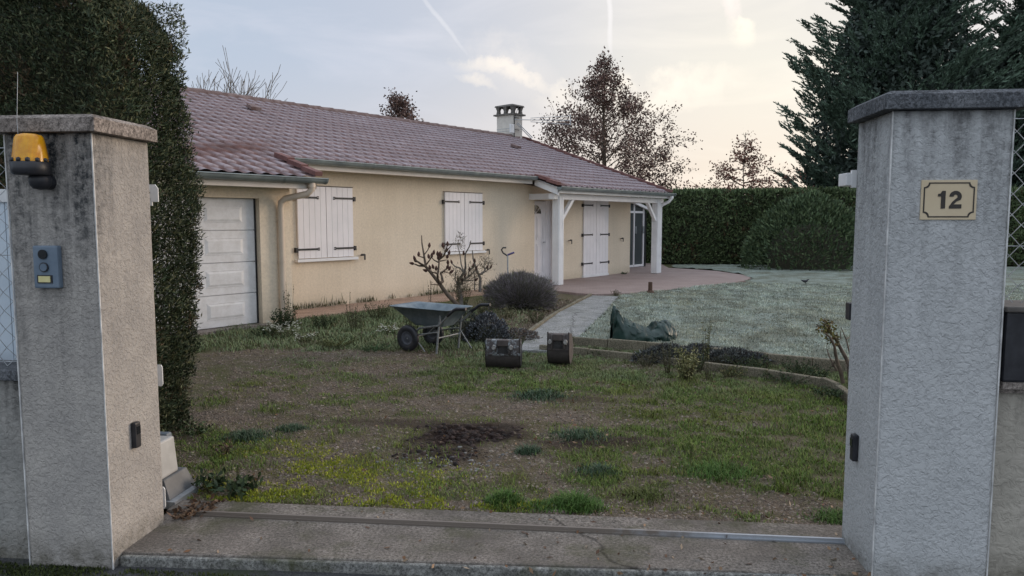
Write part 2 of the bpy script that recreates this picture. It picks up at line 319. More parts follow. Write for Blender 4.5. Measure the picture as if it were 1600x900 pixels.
# ------------------------------------------------------------------ mesh helpers
def link(o, parent=None):
    COL.objects.link(o)
    if parent: o.parent = parent
    return o
def tag(o, label=None, cat=None, group=None, kind=None):
    if label: o['label'] = label
    if cat: o['category'] = cat
    if group: o['group'] = group
    if kind: o['kind'] = kind
    return o
def empty(name, loc=(0, 0, 0), rz=0):
    o = bpy.data.objects.new(name, None); o.empty_display_size = .1; o.location = loc; o.rotation_euler = (0, 0, rz); return link(o)
class MB:
    def __init__(s): s.v = []; s.f = []; s.m = []; s.sm = []
    def add(s, vs, fs, mi=0, smooth=False):
        k = len(s.v); s.v += [tuple(p) for p in vs]; s.f += [tuple(i + k for i in f) for f in fs]; s.m += [mi] * len(fs); s.sm += [smooth] * len(fs)
    def box(s, x0, x1, y0, y1, z0, z1, mi=0, mat=None):
        vs = [Vector((x, y, z)) for z in (z0, z1) for y in (y0, y1) for x in (x0, x1)]
        if mat: vs = [mat @ p for p in vs]
        s.add(vs, [(0, 2, 3, 1), (4, 5, 7, 6), (0, 1, 5, 4), (2, 6, 7, 3), (0, 4, 6, 2), (1, 3, 7, 5)], mi)
    def bar(s, a, b, w, h, mi=0, up=Vector((0, 0, 1))):
        a, b = Vector(a), Vector(b); d = (b - a).normalized(); x = d.cross(up).normalized(); y = x.cross(d)
        vs = [p + x * sx * w / 2 + y * sy * h / 2 for p in (a, b) for sx, sy in ((-1, -1), (1, -1), (1, 1), (-1, 1))]
        s.add(vs, [(3, 2, 1, 0), (4, 5, 6, 7), (0, 1, 5, 4), (1, 2, 6, 5), (2, 3, 7, 6), (3, 0, 4, 7)], mi)
    def tube(s, pts, rad, n=8, mi=0, caps=True, smooth=True):
        pts = [Vector(p) for p in pts]; k0 = len(pts)
        if isinstance(rad, (int, float)): rad = [rad] * k0
        vs = []; prev = None
        for i, p in enumerate(pts):
            d = (pts[min(i + 1, k0 - 1)] - pts[max(i - 1, 0)]).normalized()
            if prev is None: x = d.orthogonal().normalized()
            else: x = (prev - d * prev.dot(d)); x = x.normalized() if x.length > 1e-6 else d.orthogonal().normalized()
            prev = x; y = d.cross(x)
            vs += [p + (x * math.cos(2 * math.pi * j / n) + y * math.sin(2 * math.pi * j / n)) * rad[i] for j in range(n)]
        fs = [(i * n + j, i * n + (j + 1) % n, (i + 1) * n + (j + 1) % n, (i + 1) * n + j) for i in range(k0 - 1) for j in range(n)]
        s.add(vs, fs, mi, smooth)
        if caps: s.add(vs[:n], [tuple(range(n - 1, -1, -1))], mi); s.add(vs[-n:], [tuple(range(n))], mi)
    def prism(s, poly, z0, z1, mi=0, mat=None):
        n = len(poly); vs = [Vector((p[0], p[1], z)) for z in (z0, z1) for p in poly]
        if mat: vs = [mat @ p for p in vs]
        s.add(vs, [tuple(range(n - 1, -1, -1)), tuple(range(n, 2 * n))] + [(i, (i + 1) % n, (i + 1) % n + n, i + n) for i in range(n)], mi)
    def lathe(s, prof, n=20, mi=0, mat=None, smooth=True):
        vs = [Vector((r * math.cos(2 * math.pi * j / n), r * math.sin(2 * math.pi * j / n), z)) for r, z in prof for j in range(n)]
        if mat: vs = [mat @ p for p in vs]
        s.add(vs, [(i * n + j, i * n + (j + 1) % n, (i + 1) * n + (j + 1) % n, (i + 1) * n + j) for i in range(len(prof) - 1) for j in range(n)], mi, smooth)
    def build(s, name, mats, parent=None, bev=0):
        me = bpy.data.meshes.new(name); me.from_pydata(s.v, [], s.f)
        for m in (mats if isinstance(mats, (list, tuple)) else [mats]): me.materials.append(m)
        me.polygons.foreach_set('material_index', s.m); me.polygons.foreach_set('use_smooth', s.sm)
        if bev:
            bm = bmesh.new(); bm.from_mesh(me); bmesh.ops.remove_doubles(bm, verts=bm.verts, dist=1e-5)
            es = [e for e in bm.edges if len(e.link_faces) == 2 and e.calc_face_angle(0) > .6]
            bmesh.ops.bevel(bm, geom=es, offset=bev, segments=2, affect='EDGES', profile=.6); bm.to_mesh(me); bm.free()
        me.update(); o = bpy.data.objects.new(name, me); return link(o, parent)
def npmesh(name, V, Fc, mat, col=None, parent=None, smooth=False):
    """V (n,3); Fc (m,k) indices; col (n,3) per-vertex colours"""
    me = bpy.data.meshes.new(name); n, (m, k) = len(V), Fc.shape
    me.vertices.add(n); me.vertices.foreach_set('co', V.astype(np.float32).ravel())
    me.loops.add(m * k); me.loops.foreach_set('vertex_index', Fc.astype(np.int32).ravel())
    me.polygons.add(m); me.polygons.foreach_set('loop_start', np.arange(0, m * k, k, dtype=np.int32))
    me.polygons.foreach_set('loop_total', np.full(m, k, dtype=np.int32))
    if smooth: me.polygons.foreach_set('use_smooth', np.ones(m, dtype=bool))
    me.materials.append(mat); me.update(calc_edges=True)
    if col is not None:
        a = me.color_attributes.new('Col', 'FLOAT_COLOR', 'POINT'); c = np.ones((n, 4), np.float32); c[:, :3] = col; a.data.foreach_set('color', c.ravel())
    o = bpy.data.objects.new(name, me); return link(o, parent)
def gridfaces(nx, ny):
    i, j = np.meshgrid(np.arange(nx - 1), np.arange(ny - 1)); a = (j * nx + i).ravel(); return np.stack([a, a + 1, a + 1 + nx, a + nx], 1)
def rand_dirs(n): v = rng.normal(size=(n, 3)); return v / np.linalg.norm(v, axis=1, keepdims=True)
def leaves(P, D, ln, wd, col):
    """leaf-sized rhombs: base P, along D, random roll"""
    n = len(P); r = rand_dirs(n); s = np.cross(D, r); s /= np.linalg.norm(s, axis=1, keepdims=True) + 1e-9
    ln = np.broadcast_to(ln, (n,))[:, None]; wd = np.broadcast_to(wd, (n,))[:, None]
    V = np.stack([P, P + D * ln * .5 + s * wd * .5, P + D * ln, P + D * ln * .5 - s * wd * .5], 1).reshape(-1, 3)
    return V, np.arange(4 * n).reshape(n, 4), np.repeat(col, 4, 0)
def colmix(n, cols, jit=.25):
    c = np.array(cols)[rng.integers(0, len(cols), n)]; return np.clip(c * (1 + rng.uniform(-jit, jit, (n, 1))), 0, 1)
def join_np(parts):
    V, Fs, C, k = [], [], [], 0
    for v, f, c in parts: V.append(v); Fs.append(f + k); C.append(c); k += len(v)
    return np.concatenate(V), np.concatenate(Fs), np.concatenate(C)
def strips(A, B, w, colr):
    """thin 4-sided-looking stems as crossed quads from A to B"""
    D = B - A; D /= np.linalg.norm(D, axis=1, keepdims=True) + 1e-9; n = len(A)
    s = np.cross(D, rand_dirs(n)); s /= np.linalg.norm(s, axis=1, keepdims=True) + 1e-9; t = np.cross(D, s); w = np.broadcast_to(w, (n,))[:, None] / 2
    V = np.concatenate([np.stack([A - q * w, A + q * w, B + q * w * .5, B - q * w * .5], 1).reshape(-1, 3) for q in (s, t)])
    return V, np.arange(8 * n).reshape(2 * n, 4), np.concatenate([np.repeat(colr, 4, 0)] * 2)

# ================================================================== SETTING: ground
PATH = [gp(*p)[:2] for p in ((812, 549), (824, 524), (870, 490), (923, 463), (968, 464), (945, 490), (905, 528), (888, 551))]
BED_F = [gp(*p)[:2] for p in ((843, 548), (920, 554), (992, 562), (1100, 576), (1200, 589), (1285, 602), (1310, 612), (1345, 640))]
BED_R = [gp(*p)[:2] for p in ((893, 538), (950, 543), (1010, 548), (1110, 557), (1200, 567), (1345, 582))]
def inpoly(x, y, poly):
    r = np.zeros(x.shape, bool); n = len(poly)
    for i in range(n):
        (x1, y1), (x2, y2) = poly[i], poly[(i + 1) % n]
        if y1 == y2: continue
        c = ((y1 > y) != (y2 > y)) & (x < (x2 - x1) * (y - y1) / (y2 - y1) + x1); r ^= c
    return r
def blob(x, y, cx, cy, rx, ry, rot=0, soft=.5):
    c, s = math.cos(rot), math.sin(rot); u = ((x - cx) * c + (y - cy) * s) / rx; v = (-(x - cx) * s + (y - cy) * c) / ry
    w = (fbm(x * 3.1, y * 3.1, 5) - .5) * 1.3
    return sstep(1 + soft, 1 - soft, np.sqrt(u * u + v * v) + w)
def g_soil(x, y):
    a = blob(x, y, -.88, 5.50, .44, .32); b = blob(x, y, -1.35, 5.75, .6, .13) * .55; c = blob(x, y, .02, 5.35, .42, .13, .2) * .75; d = blob(x, y, -.95, 4.95, .28, .25) * .6
    e = blob(x, y, -.1, 6.7, .4, .08) * .4
    return np.clip(np.maximum.reduce([a, b, c, d, e]), 0, 1)
def g_moss(x, y):
    a = blob(x, y, -1.95, 4.15, .7, .16); b = blob(x, y, -1.65, 4.55, .3, .4, .6) * .8; c = blob(x, y, -.65, 4.15, .65, .12) * .9; d = blob(x, y, -2.2, 5.0, .35, .25) * .5; e = blob(x, y, -.95, 4.5, .25, .35) * .45
    return np.clip(np.maximum.reduce([a, b, c, d, e]) * sstep(.40, .56, fbm(x * 7, y * 9, 21)), 0, 1)
def g_grass(x, y):
    n = fbm(x * 1.7, y * 1.7, 3); n2 = fbm(x * 6, y * 6, 8)
    right = sstep(-.55, .15, x + (n - .5) * 1.6) * sstep(4.15, 4.6, y + (n2 - .5) * .7)
    band = sstep(6.5, 7.1, y + (n - .5) * .8) * sstep(-1.9, -1.4, x + (n - .5))
    left = sstep(9.0, 9.5, y + x * -.1 + (n - .5) * .8) * sstep(-1.0, -1.5, x)
    lf = blob(x, y, -2.55, 4.9, .45, .6) * .8
    far = sstep(9.3, 10, y)
    thin = sstep(.40, .60, fbm(x * 2.3 + 5, y * 2.3, 14)) * .50
    dry = sstep(-2.3, -1.9, x) * sstep(10.2, 10.7, y) * sstep(-.2, -.6, x + (y - 12) * -.12) * .85
    bare = dry + blob(x, y, .75, 4.35, .7, .16) + blob(x, y, -.15, 6.05, .45, .25) * .8 + blob(x, y, .35, 5.0, .2, .15) * .6
    g = np.maximum.reduce([right, band, left, lf, far, thin * sstep(8.8, 8.0, y)])
    g = g * (.35 + .85 * sstep(.32, .6, n2)) * (.55 + .45 * sstep(.34, .50, fbm(x * 3.3 + 9, y * 4.5, 44))) * (1 - np.clip(bare, 0, 1) * .9)
    return np.clip(g, 0, 1) * (1 - g_soil(x, y))
def axis(lo, hi, fl, fh, step, grow=1.25):
    a = list(np.arange(fl, fh, step)); s = step; x = a[-1]
    while x < hi: s *= grow; x += s; a.append(x)
    s = step; x = a[0]
    while x > lo: s *= grow; x -= s; a.insert(0, x)
    return np.array(a)
def gz(x, y):
    z = (fbm(x * 1.3, y * 1.3, 31) - .5) * .05 + (fbm(x * 9, y * 9, 33) - .5) * .022
    z += g_soil(x, y) * (fbm(x * 14, y * 14, 35) - .35) * .07 + g_moss(x, y) * .012
    z *= sstep(3.98, 4.15, y)
    near = (y < 4.0)
    return np.where(near, -.06, z - .012)
gx = axis(-400, 400, -4.2, 3.0, .03); gy = np.concatenate([[3.30, 3.9, 3.972], axis(3.98, 900, 4.0, 10.6, .034)[0:]]); gy = np.unique(gy[gy >= 3.3])
X, Y = np.meshgrid(gx, gy); Z = gz(X, Y); Z = np.where((np.abs(X) > 60) | (Y > 60), -.02, Z)
gc = np.stack([g_grass(X, Y), g_moss(X, Y) * (1 - g_soil(X, Y)), g_soil(X, Y)], -1).reshape(-1, 3)
o = npmesh('ground', np.stack([X, Y, Z], -1).reshape(-1, 3), gridfaces(len(gx), len(gy)), M['ground'], gc, smooth=True); tag(o, 'mossy dirt and gravel drive with patches of green grass', kind='structure')
b = MB(); b.box(-400, 400, -300, 3.30, -.30, -.055); o = b.build('road', M['asphalt']); tag(o, 'dark asphalt road edge before the gate', kind='structure')
# threshold slab between the pillars with the rail groove
b = MB(); b.prism([(-2.35, 3.285), (1.40, 3.435), (1.40, 3.755), (-2.35, 3.755)], -.25, 0); b.prism([(-2.35, 3.755), (1.40, 3.755), (1.40, 3.81), (-2.35, 3.81)], -.25, -.012); b.prism([(-2.35, 3.81), (1.40, 3.81), (1.40, 3.985), (-2.35, 3.965)], -.25, .004)
o = b.build('threshold_slab', M['slab'], bev=.008); tag(o, 'worn concrete threshold slab between the gate pillars', kind='structure')
b = MB(); b.prism([(-2.26, 3.255), (1.40, 3.407), (1.40, 3.437), (-2.26, 3.285)], -.25, -.006); o = b.build('kerb', concrete('kerb_concrete', (.09, .09, .085), (.19, .19, .18), 50, .8, 12), bev=.010); tag(o, 'narrow pale worn concrete kerb along the road edge', kind='structure')
# garden path, patio, apron, lawn
b = MB(); b.prism(PATH[::-1] if False else PATH, -.1, .02); o = b.build('garden_path', M['path'], bev=.01); tag(o, 'grey concrete garden path running to the porch', kind='structure')
TH = R(32.2); U = Vector((math.sin(TH), math.cos(TH), 0)); NN = Vector((math.cos(TH), -math.sin(TH), 0)); W0 = Vector((-5.21, 12.76, 0)); HROT = math.atan2(U.y, U.x)
def hw(s, t, z=0): return W0 + U * s + NN * t + Vector((0, 0, z))
pat = [hw(6.0, -.2)[:2], hw(6.0, 0.9)[:2]] + [gp(*p)[:2] for p in ((874, 457), (900, 460), (930, 462), (983, 460), (1028, 457), (1090, 450), (1140, 444), (1165, 440), (1174, 436), (1160, 431), (1120, 425), (1080, 422), (1045, 420))] + [hw(17, -1.5)[:2], hw(17, -6)[:2], hw(12.1, -6)[:2], hw(12.1, -.2)[:2]]
b = MB(); b.prism(pat, -.1, .035); o = b.build('patio', M['patio'], bev=.008); tag(o, 'pinkish paved patio with a rounded edge around the porch', kind='structure')
b = MB(); b.prism([hw(-.9, .0)[:2], hw(-.9, 1.0)[:2], hw(3.2, .95)[:2], hw(3.6, .7)[:2], hw(6.4, .6)[:2], hw(6.4, 0)[:2]], -.1, .03); o = b.build('house_apron', M['apron'], bev=.01); tag(o, 'pinkish concrete strip along the foot of the house wall', kind='structure')
lawn_poly = [tuple(p) for p in BED_R] + [(3.3, 7.2), (60, 7.2), (60, 27.6), (3.0, 27.6)] + [tuple(gp(*p)[:2]) for p in ((1045, 420), (1080, 422), (1120, 425), (1160, 431), (1174, 436), (1165, 440), (1140, 444), (1090, 450), (1028, 457), (983, 461), (968, 464), (945, 490), (905, 528))]
lx, ly = np.meshgrid(axis(-1, 60, -.4, 5.0, .06, 1.1), axis(7.1, 28.3, 7.2, 14.0, .06, 1.05)); inside = inpoly(lx, ly, lawn_poly)
lz = .045 + (fbm(lx * 1.5, ly * 1.5, 51) - .5) * .05 + (fbm(lx * 8, ly * 8, 52) - .5) * .035
fc = gridfaces(lx.shape[1], lx.shape[0]); keep = inside.ravel()[fc].all(1)
o = npmesh('lawn', np.stack([lx, ly, lz], -1).reshape(-1, 3), fc[keep], M['lawn'], smooth=True); tag(o, 'frost covered pale lawn beside the house', kind='structure')

# ================================================================== HOUSE
house = empty('house', W0, HROT); tag(house, 'long single storey cream rendered house with frosted brown tile roof', 'house')
def hb(): return MB()
# local axes: x along the front wall, -y towards the viewer (t = -y)
KP = .355; TE, ZE = .45, 2.66; TR = -4.5; ZR = ZE + KP * (TE - TR)
def rz_(t): return ZE + KP * (TE - t)
S0, S1 = -7.0, 12.05
b = hb()
th = .3
def wallseg(s0, s1, z0, z1, t=0.0): b.box(s0, s1, -t, -t + th, z0, z1)
wallseg(-.88, 7.14, -.1, 2.56); wallseg(7.14, 8.25, 2.14, 2.56); wallseg(8.25, S1, -.1, 2.56)      # front, with the door recess
b.box(6.85, 8.5, .40, .55, -.1, 2.56); b.box(6.85, 7.14, th, .40, -.1, 2.56); b.box(8.25, 8.5, th, .40, -.1, 2.56); b.box(7.14, 8.25, th, .40, 2.14, 2.56)                                            # back of the recess
b.box(S0, -4.15, -1.1, -.8, -.1, 2.26); b.box(-1.43, -.88, -1.1, -.75, -.1, 2.26); b.box(-4.15, -1.43, -1.1, -.8, 1.955, 2.26); b.box(-1.18, -.88, -.75, 0, -.1, 2.5)
b.box(S1 - th, S1, th, 9.4, -.1, 2.56); b.box(S0, S0 + th, -.8, 9.4, -.1, 2.5); b.box(S0 + th, S1 - th, 9.1, 9.4, -.1, 2.56)
# gable triangle at the far end
b.add([(S1 - th, .0, 2.56), (S1 - th, 9.0, 2.56), (S1 - th, 4.5, ZR - .2), (S1 - .01, .0, 2.56), (S1 - .01, 9.0, 2.56), (S1 - .01, 4.5, ZR - .2)], [(0, 2, 1), (3, 4, 5), (0, 1, 4, 3), (1, 2, 5, 4), (2, 0, 3, 5)])
b.box(S0 + th, S1 - th - .01, -.0 + th, 9.1, 2.50, 2.555)
b.build('wall', M['render'], house)
# --- roof
def roof_patch(s0, s1, t0, t1):
    """waved tiles in overlapping courses from t0 (upper) to t1 (lower)"""
    cw, cl = .235, .305; ns = int((s1 - s0) / cw * 8) + 1; ss = np.linspace(s0, s1, ns)
    tt = [t0]; k = math.floor((t0 - TR) / cl + 1e-6) + 1
    while TR + k * cl < t1 - 1e-3: tt += [TR + k * cl - .001, TR + k * cl + .001]; k += 1
    tt.append(t1); full = []
    for a, c in zip(tt[:-1], tt[1:]): full += list(np.linspace(a, c, 4)[:-1]) if c - a > .01 else [a]
    tt = np.array(full + [t1]); Sg, Tg = np.meshgrid(ss, tt)
    ph = ((Tg - TR) / cl); fr = ph - np.floor(ph)
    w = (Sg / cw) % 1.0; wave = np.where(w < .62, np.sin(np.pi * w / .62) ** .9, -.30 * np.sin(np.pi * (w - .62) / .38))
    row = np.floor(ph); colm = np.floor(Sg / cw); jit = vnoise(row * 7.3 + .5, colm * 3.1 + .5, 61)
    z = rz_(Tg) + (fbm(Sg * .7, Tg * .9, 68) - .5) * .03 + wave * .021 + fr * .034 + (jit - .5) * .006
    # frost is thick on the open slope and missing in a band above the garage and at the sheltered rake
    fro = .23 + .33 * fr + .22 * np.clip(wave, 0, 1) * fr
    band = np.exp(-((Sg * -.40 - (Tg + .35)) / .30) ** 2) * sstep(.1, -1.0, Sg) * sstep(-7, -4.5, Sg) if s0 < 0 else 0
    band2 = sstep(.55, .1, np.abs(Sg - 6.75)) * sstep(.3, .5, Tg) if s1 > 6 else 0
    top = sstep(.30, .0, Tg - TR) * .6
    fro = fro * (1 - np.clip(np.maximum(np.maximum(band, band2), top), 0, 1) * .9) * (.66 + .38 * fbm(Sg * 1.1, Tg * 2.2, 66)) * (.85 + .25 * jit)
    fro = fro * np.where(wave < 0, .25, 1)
    C = np.stack([np.clip(fro, 0, 1), np.zeros_like(fro), jit], -1).reshape(-1, 3)
    return np.stack([Sg, -Tg, z], -1).reshape(-1, 3), gridfaces(ns, len(tt)), C
RE = 12.5
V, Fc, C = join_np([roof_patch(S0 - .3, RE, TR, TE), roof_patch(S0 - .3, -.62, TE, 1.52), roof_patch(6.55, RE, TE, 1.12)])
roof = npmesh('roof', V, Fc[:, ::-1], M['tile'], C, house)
V2 = V.copy()
b = hb(); lo = S0 - .3
b.add([(lo, 4.5, ZR - .08), (RE, 4.5, ZR - .08), (RE, 9.75, ZR - .08 - KP * 5.2), (lo, 9.75, ZR - .08 - KP * 5.2)], [(0, 1, 2, 3)])
for (a, c, t0, t1) in ((lo, RE, TR, TE), (lo, -.62, TE, 1.5), (6.55, RE, TE, 1.1)):   # closed underside below the tiles
    b.add([(a, -t0, rz_(t0) - .05), (c, -t0, rz_(t0) - .05), (c, -t1, rz_(t1) - .05), (a, -t1, rz_(t1) - .05)], [(0, 1, 2, 3)])
b.build('roof_underside', M['cream_trim'], roof)
b = hb(); x = lo
while x < RE - .35:
    n = 7; vs = []
    for q, (xx, r) in enumerate(((x, .115), (x + .42, .135))):
        vs += [(xx, 4.5 + math.cos(math.pi * j / n) * r, ZR - .03 + math.sin(math.pi * j / n) * r * .95) for j in range(n + 1)]
    b.add(vs, [(j, j + 1, n + 2 + j, n + 1 + j) for j in range(n)], 0, True); b.add([vs[j] for j in range(n + 1, 2 * n + 2)], [tuple(range(n + 1))]); x += .39
b.build('ridge_tiles', M['tile_plain'], roof)
m_rake = pmat('rake_tile', (.12, .052, .048), (.20, .10, .09), 6, .8)
for (s, t0, t1) in ((RE, TR, 1.14), (-.64, .46, 1.54), (6.57, .46, 1.14)):              # rake tiles along the edges
    t = t0; b = hb()
    while t < t1 - .02:
        e = min(t + .36, t1); b.bar((s, -t, rz_(t) + .05), (s, -e, rz_(e) + .075), .14, .07); t = e
    b.build('rake_tiles', m_rake, roof)
for (s, t, lab) in ((1.3, -3.2, 0), (9.7, -2.6, 1)):
    b = hb(); m = Matrix.Translation((s, -t, rz_(t) + .07)) @ Matrix.Rotation(math.atan(KP), 4, 'X')
    b.prism([(-.12, -.12), (.12, -.12), (.08, .14), (-.08, .14)], -.02, .05, 0, m); b.build('roof_vent', M['tile_plain'], roof)
# --- gutters, fascia, pipes
def gutter(s0, s1, t, z):
    b = hb(); n = 8; r = .075; xs = [s0]
    while xs[-1] < s1 - 2: xs.append(xs[-1] + 2)
    xs.append(s1)
    for a, c in zip(xs[:-1], xs[1:]):
        vs = [(xx, -t + math.cos(math.pi + math.pi * j / n) * rr, z + math.sin(math.pi + math.pi * j / n) * rr) for rr in (r, r - .006) for xx in (a, c) for j in range(n + 1)]
        k = n + 1
        b.add(vs, [(j, j + 1, k + j + 1, k + j) for j in range(n)] + [(2 * k + j + 1, 2 * k + j, 3 * k + j, 3 * k + j + 1) for j in range(n)], 0, True)
        b.tube([(c - .02, -t, z - .0), (c - .02 + .03, -t, z)], .001, 3)
        ring = [(xx, -t + math.cos(math.pi + math.pi * j / n) * (r + .006), z + math.sin(math.pi + math.pi * j / n) * (r + .006)) for xx in (c - .04, c) for j in range(n + 1)]
        b.add(ring, [(j, j + 1, k + j + 1, k + j) for j in range(n)], 0, True)
    b.tube([(s0, -t - r, z + .004), (s1, -t - r, z + .004)], .011, 6)
    for xx in (s0, s1): b.add([(xx, -t + math.cos(math.pi + math.pi * j / n) * r, z + math.sin(math.pi + math.pi * j / n) * r) for j in range(n + 1)], [tuple(range(n + 1))])
    return b.build('gutter', M['zinc'], house)
gutter(-.60, 6.50, .50, 2.655); gutter(lo, -.55, 1.585, 2.265); gutter(6.50, RE + .05, 1.19, 2.405)
b = hb(); b.box(-.62, 6.5, -.41, -.385, 2.50, 2.63); b.box(-.6, 6.52, -.385, -.001, 2.52, 2.535)
b.build('fascia', M['cream_trim'], house)
b = hb(); b.box(lo, -.66, -1.50, -1.475, 2.11, 2.24); b.box(lo, -.66, -1.475, -1.101, 2.12, 2.135); b.add([(-.66, -1.5, 2.11), (-.66, -.4, 2.50), (-.66, -.4, 2.62), (-.66, -1.5, 2.24), (-.69, -1.5, 2.11), (-.69, -.4, 2.50), (-.69, -.4, 2.62), (-.69, -1.5, 2.24)], [(0, 1, 2, 3), (7, 6, 5, 4), (0, 4, 5, 1), (3, 2, 6, 7), (0, 3, 7, 4)])
b.build('fascia', M['cream_trim'], house)
b = hb(); b.box(6.60, RE, -1.10, -1.075, 2.27, 2.375); b.build('fascia', M['white_paint'], house)
b = hb()
b.add([(6.60, -1.10, 2.22), (6.60, -.40, 2.47), (6.60, -.40, 2.64), (6.60, -1.10, 2.40), (6.64, -1.10, 2.22), (6.64, -.40, 2.47), (6.64, -.40, 2.64), (6.64, -1.10, 2.40)], [(3, 2, 1, 0), (4, 5, 6, 7), (0, 1, 5, 4), (3, 7, 6, 2), (0, 4, 7, 3), (1, 2, 6, 5)])
b.build('bargeboard', M['white_paint'], house)
def downpipe(pts, r, clips, mat):
    b = hb(); b.tube(pts, r, 12)
    for c in clips: b.tube([Vector(c) - Vector((0, 0, .012)), Vector(c) + Vector((0, 0, .012))], r + .006, 12)
    p = Vector(pts[0]); b.tube([p + Vector((0, 0, .0)), p - Vector((0, 0, .07))], r + .012, 12); return b.build('downpipe', mat, house)
downpipe([(-.80, -1.56, 2.20), (-.80, -1.56, 2.10), (-.84, -1.50, 2.03), (-1.06, -1.24, 1.96), (-1.10, -1.18, 1.90), (-1.10, -1.165, 1.8), (-1.10, -1.165, .12)], .05, [(-1.10, -1.165, z) for z in (1.62, .98, .35)], M['cream_pipe'])
downpipe([(12.38, -1.19, 2.34), (12.38, -1.19, 2.27), (12.36, -1.12, 2.18), (12.34, -.90, 2.08), (12.34, -.86, 2.0), (12.34, -.86, .05)], .048, [(12.34, -.86, z) for z in (1.9, 1.15, .45)], M['white_paint'])
# --- garage door
b = hb(); z = .03; ph = (1.955 - .03) / 4
for k in range(4):
    b.box(-4.14, -1.44, -.99, -.955, z + .006, z + ph - .006)
    xs = -4.14 + .22
    for q in range(3):
        x0 = -4.14 + .18 + q * .84; x1 = x0 + .62; z0, z1 = z + .12, z + ph - .12
        b.add([(x0, -.990, z0), (x1, -.990, z0), (x1, -.990, z1), (x0, -.990, z1), (x0 + .05, -1.003, z0 + .04), (x1 - .05, -1.003, z0 + .04), (x1 - .05, -1.003, z1 - .04), (x0 + .05, -1.003, z1 - .04)], [(0, 1, 5, 4), (1, 2, 6, 5), (2, 3, 7, 6), (3, 0, 4, 7), (4, 5, 6, 7)])
        b.bar((x0, -.992, z0), (x1, -.992, z0), .012, .006); b.bar((x0, -.992, z1), (x1, -.992, z1), .012, .006)
    z += ph
b.box(-4.14, -1.46, -.955, -.94, .03, 1.955)
gd = b.build('garage_door', M['garage'], house)
for xx in (-1.46, -4.145): b = hb(); b.box(xx, xx + .025, -1.0, -.93, .0, 1.955); b.build('door_seal', M['black_plastic'], gd)
b = hb(); b.box(-4.3, -1.35, -1.25, -.93, -.05, .025); b.build('garage_threshold', M['cap'], house)
# --- shutters
def shutter(s0, s1, z0, z1, hingeleft, hz, planks=5, flat=False):
    b = hb(); w = (s1 - s0) / planks
    for k in range(planks): b.box(s0 + k * w + .003, s0 + (k + 1) * w - .003, -.045, -.018, z0, z1)
    b.box(s0 + .002, s1 - .002, -.026, -.010, z0 + .004, z1 - .004)
    if flat: b.box(s0, s1, -.05, -.044, z0 + .06, z0 + .10)
    sh = b.build('shutter', M['white_shutter'], house)
    for z in hz:
        h = hb(); e = s0 if hingeleft else s1; d = 1 if hingeleft else -1
        h.box(min(e - d * .035, e + d * .42), max(e - d * .035, e + d * .42), -.056, -.046, z - .017, z + .017)
        h.box(min(e + d * .42, e + d * .46), max(e + d * .42, e + d * .46), -.056, -.046, z - .026, z - .005); h.box(min(e + d * .42, e + d * .46), max(e + d * .42, e + d * .46), -.056, -.046, z + .005, z + .026)
        h.box(e - d * .06 if d > 0 else e + .02, e - d * .02 if d > 0 else e + .06, -.06, -.001, z - .05, z + .035)
        h.build('hinge', M['black_iron'], sh)
    return sh
for s in (.02, 3.82):
    shutter(s, s + .62, .94, 2.23, True, (1.10, 2.03)); shutter(s + .63, s + 1.25, .94, 2.23, False, (1.10, 2.03))
    b = hb(); b.box(s - .05, s + 1.33, -.09, .0, .875, .925); b.build('window_sill', M['white_paint'], house, bev=.006)
    b = hb(); b.box(s - .02, s + 1.27, -.03, -.004, 2.238, 2.25); b.build('window_lintel_strip', M['black_iron'], house)
shutter(9.38, 10.03, .10, 2.20, True, (.42, 1.22, 2.04), 4, True); shutter(10.04, 10.69, .10, 2.20, False, (.42, 1.22, 2.04), 4, True)
b = hb(); b.box(9.36, 10.71, -.06, 0, .035, .10); b.build('door_sill', M['white_paint'], house)
for (s, z) in ((1.47, .95), (5.22, .93), (8.68, 1.08), (11.15 + .3, 1.08)):
    b = hb(); b.tube([(s, -.0, z), (s, -.08, z)], .010, 6); b.box(s - .05, s + .03, -.095, -.08, z - .012, z + .03); b.box(s + .02, s + .055, -.09, -.08, z - .09, z + .02); b.build('shutter_stop', M['black_iron'], house)
# --- front door in its recess
b = hb(); b.box(7.17, 8.05, .20, .25, .06, 2.12); b.box(7.142, 7.17, .15, .25, .04, 2.138)
for (z0, z1) in ((.25, 1.0), (1.12, 1.72)):
    for (a, c) in ((7.27, 7.56), (7.66, 7.95)):
        b.bar((a, .196, z0), (c, .196, z0), .02, .02); b.bar((a, .196, z1), (c, .196, z1), .02, .02); b.bar((a, .196, z0), (a, .196, z1), .02, .02, 0, Vector((0, 1, 0))); b.bar((c, .196, z0), (c, .196, z1), .02, .02, 0, Vector((0, 1, 0)))
        b.box(a + .05, c - .05, .188, .2, z0 + .05, z1 - .05)
fd = b.build('front_door', M['white_shutter'], house); fd.location.y = .12
b = hb(); n = 12; vs = [(7.61 + math.cos(math.pi * j / n) * .24, .19, 1.80 + math.sin(math.pi * j / n) * .22) for j in range(n + 1)]; vs2 = [(x_, .2, z_) for x_, y_, z_ in vs]
b.add(vs + vs2, [tuple(range(n + 1)), tuple(range(2 * n + 1, n, -1))] + [(j, j + n + 1, j + n + 2, j + 1) for j in range(n)]); b.build('fanlight', M['dark_glass'], fd)
b = hb()
for k in range(3): a = math.pi * (k + 1) / 4; b.bar((7.61, .186, 1.80), (7.61 + math.cos(a) * .24, .186, 1.80 + math.sin(a) * .22), .014, .008, 0, Vector((0, 1, 0)))
b.build('fanlight_bars', M['white_shutter'], fd)
b = hb(); b.tube([(7.99, .2, 1.05), (7.99, .15, 1.05), (7.90, .15, 1.05)], .012, 8); b.build('handle', M['galv'], fd)
b = hb()
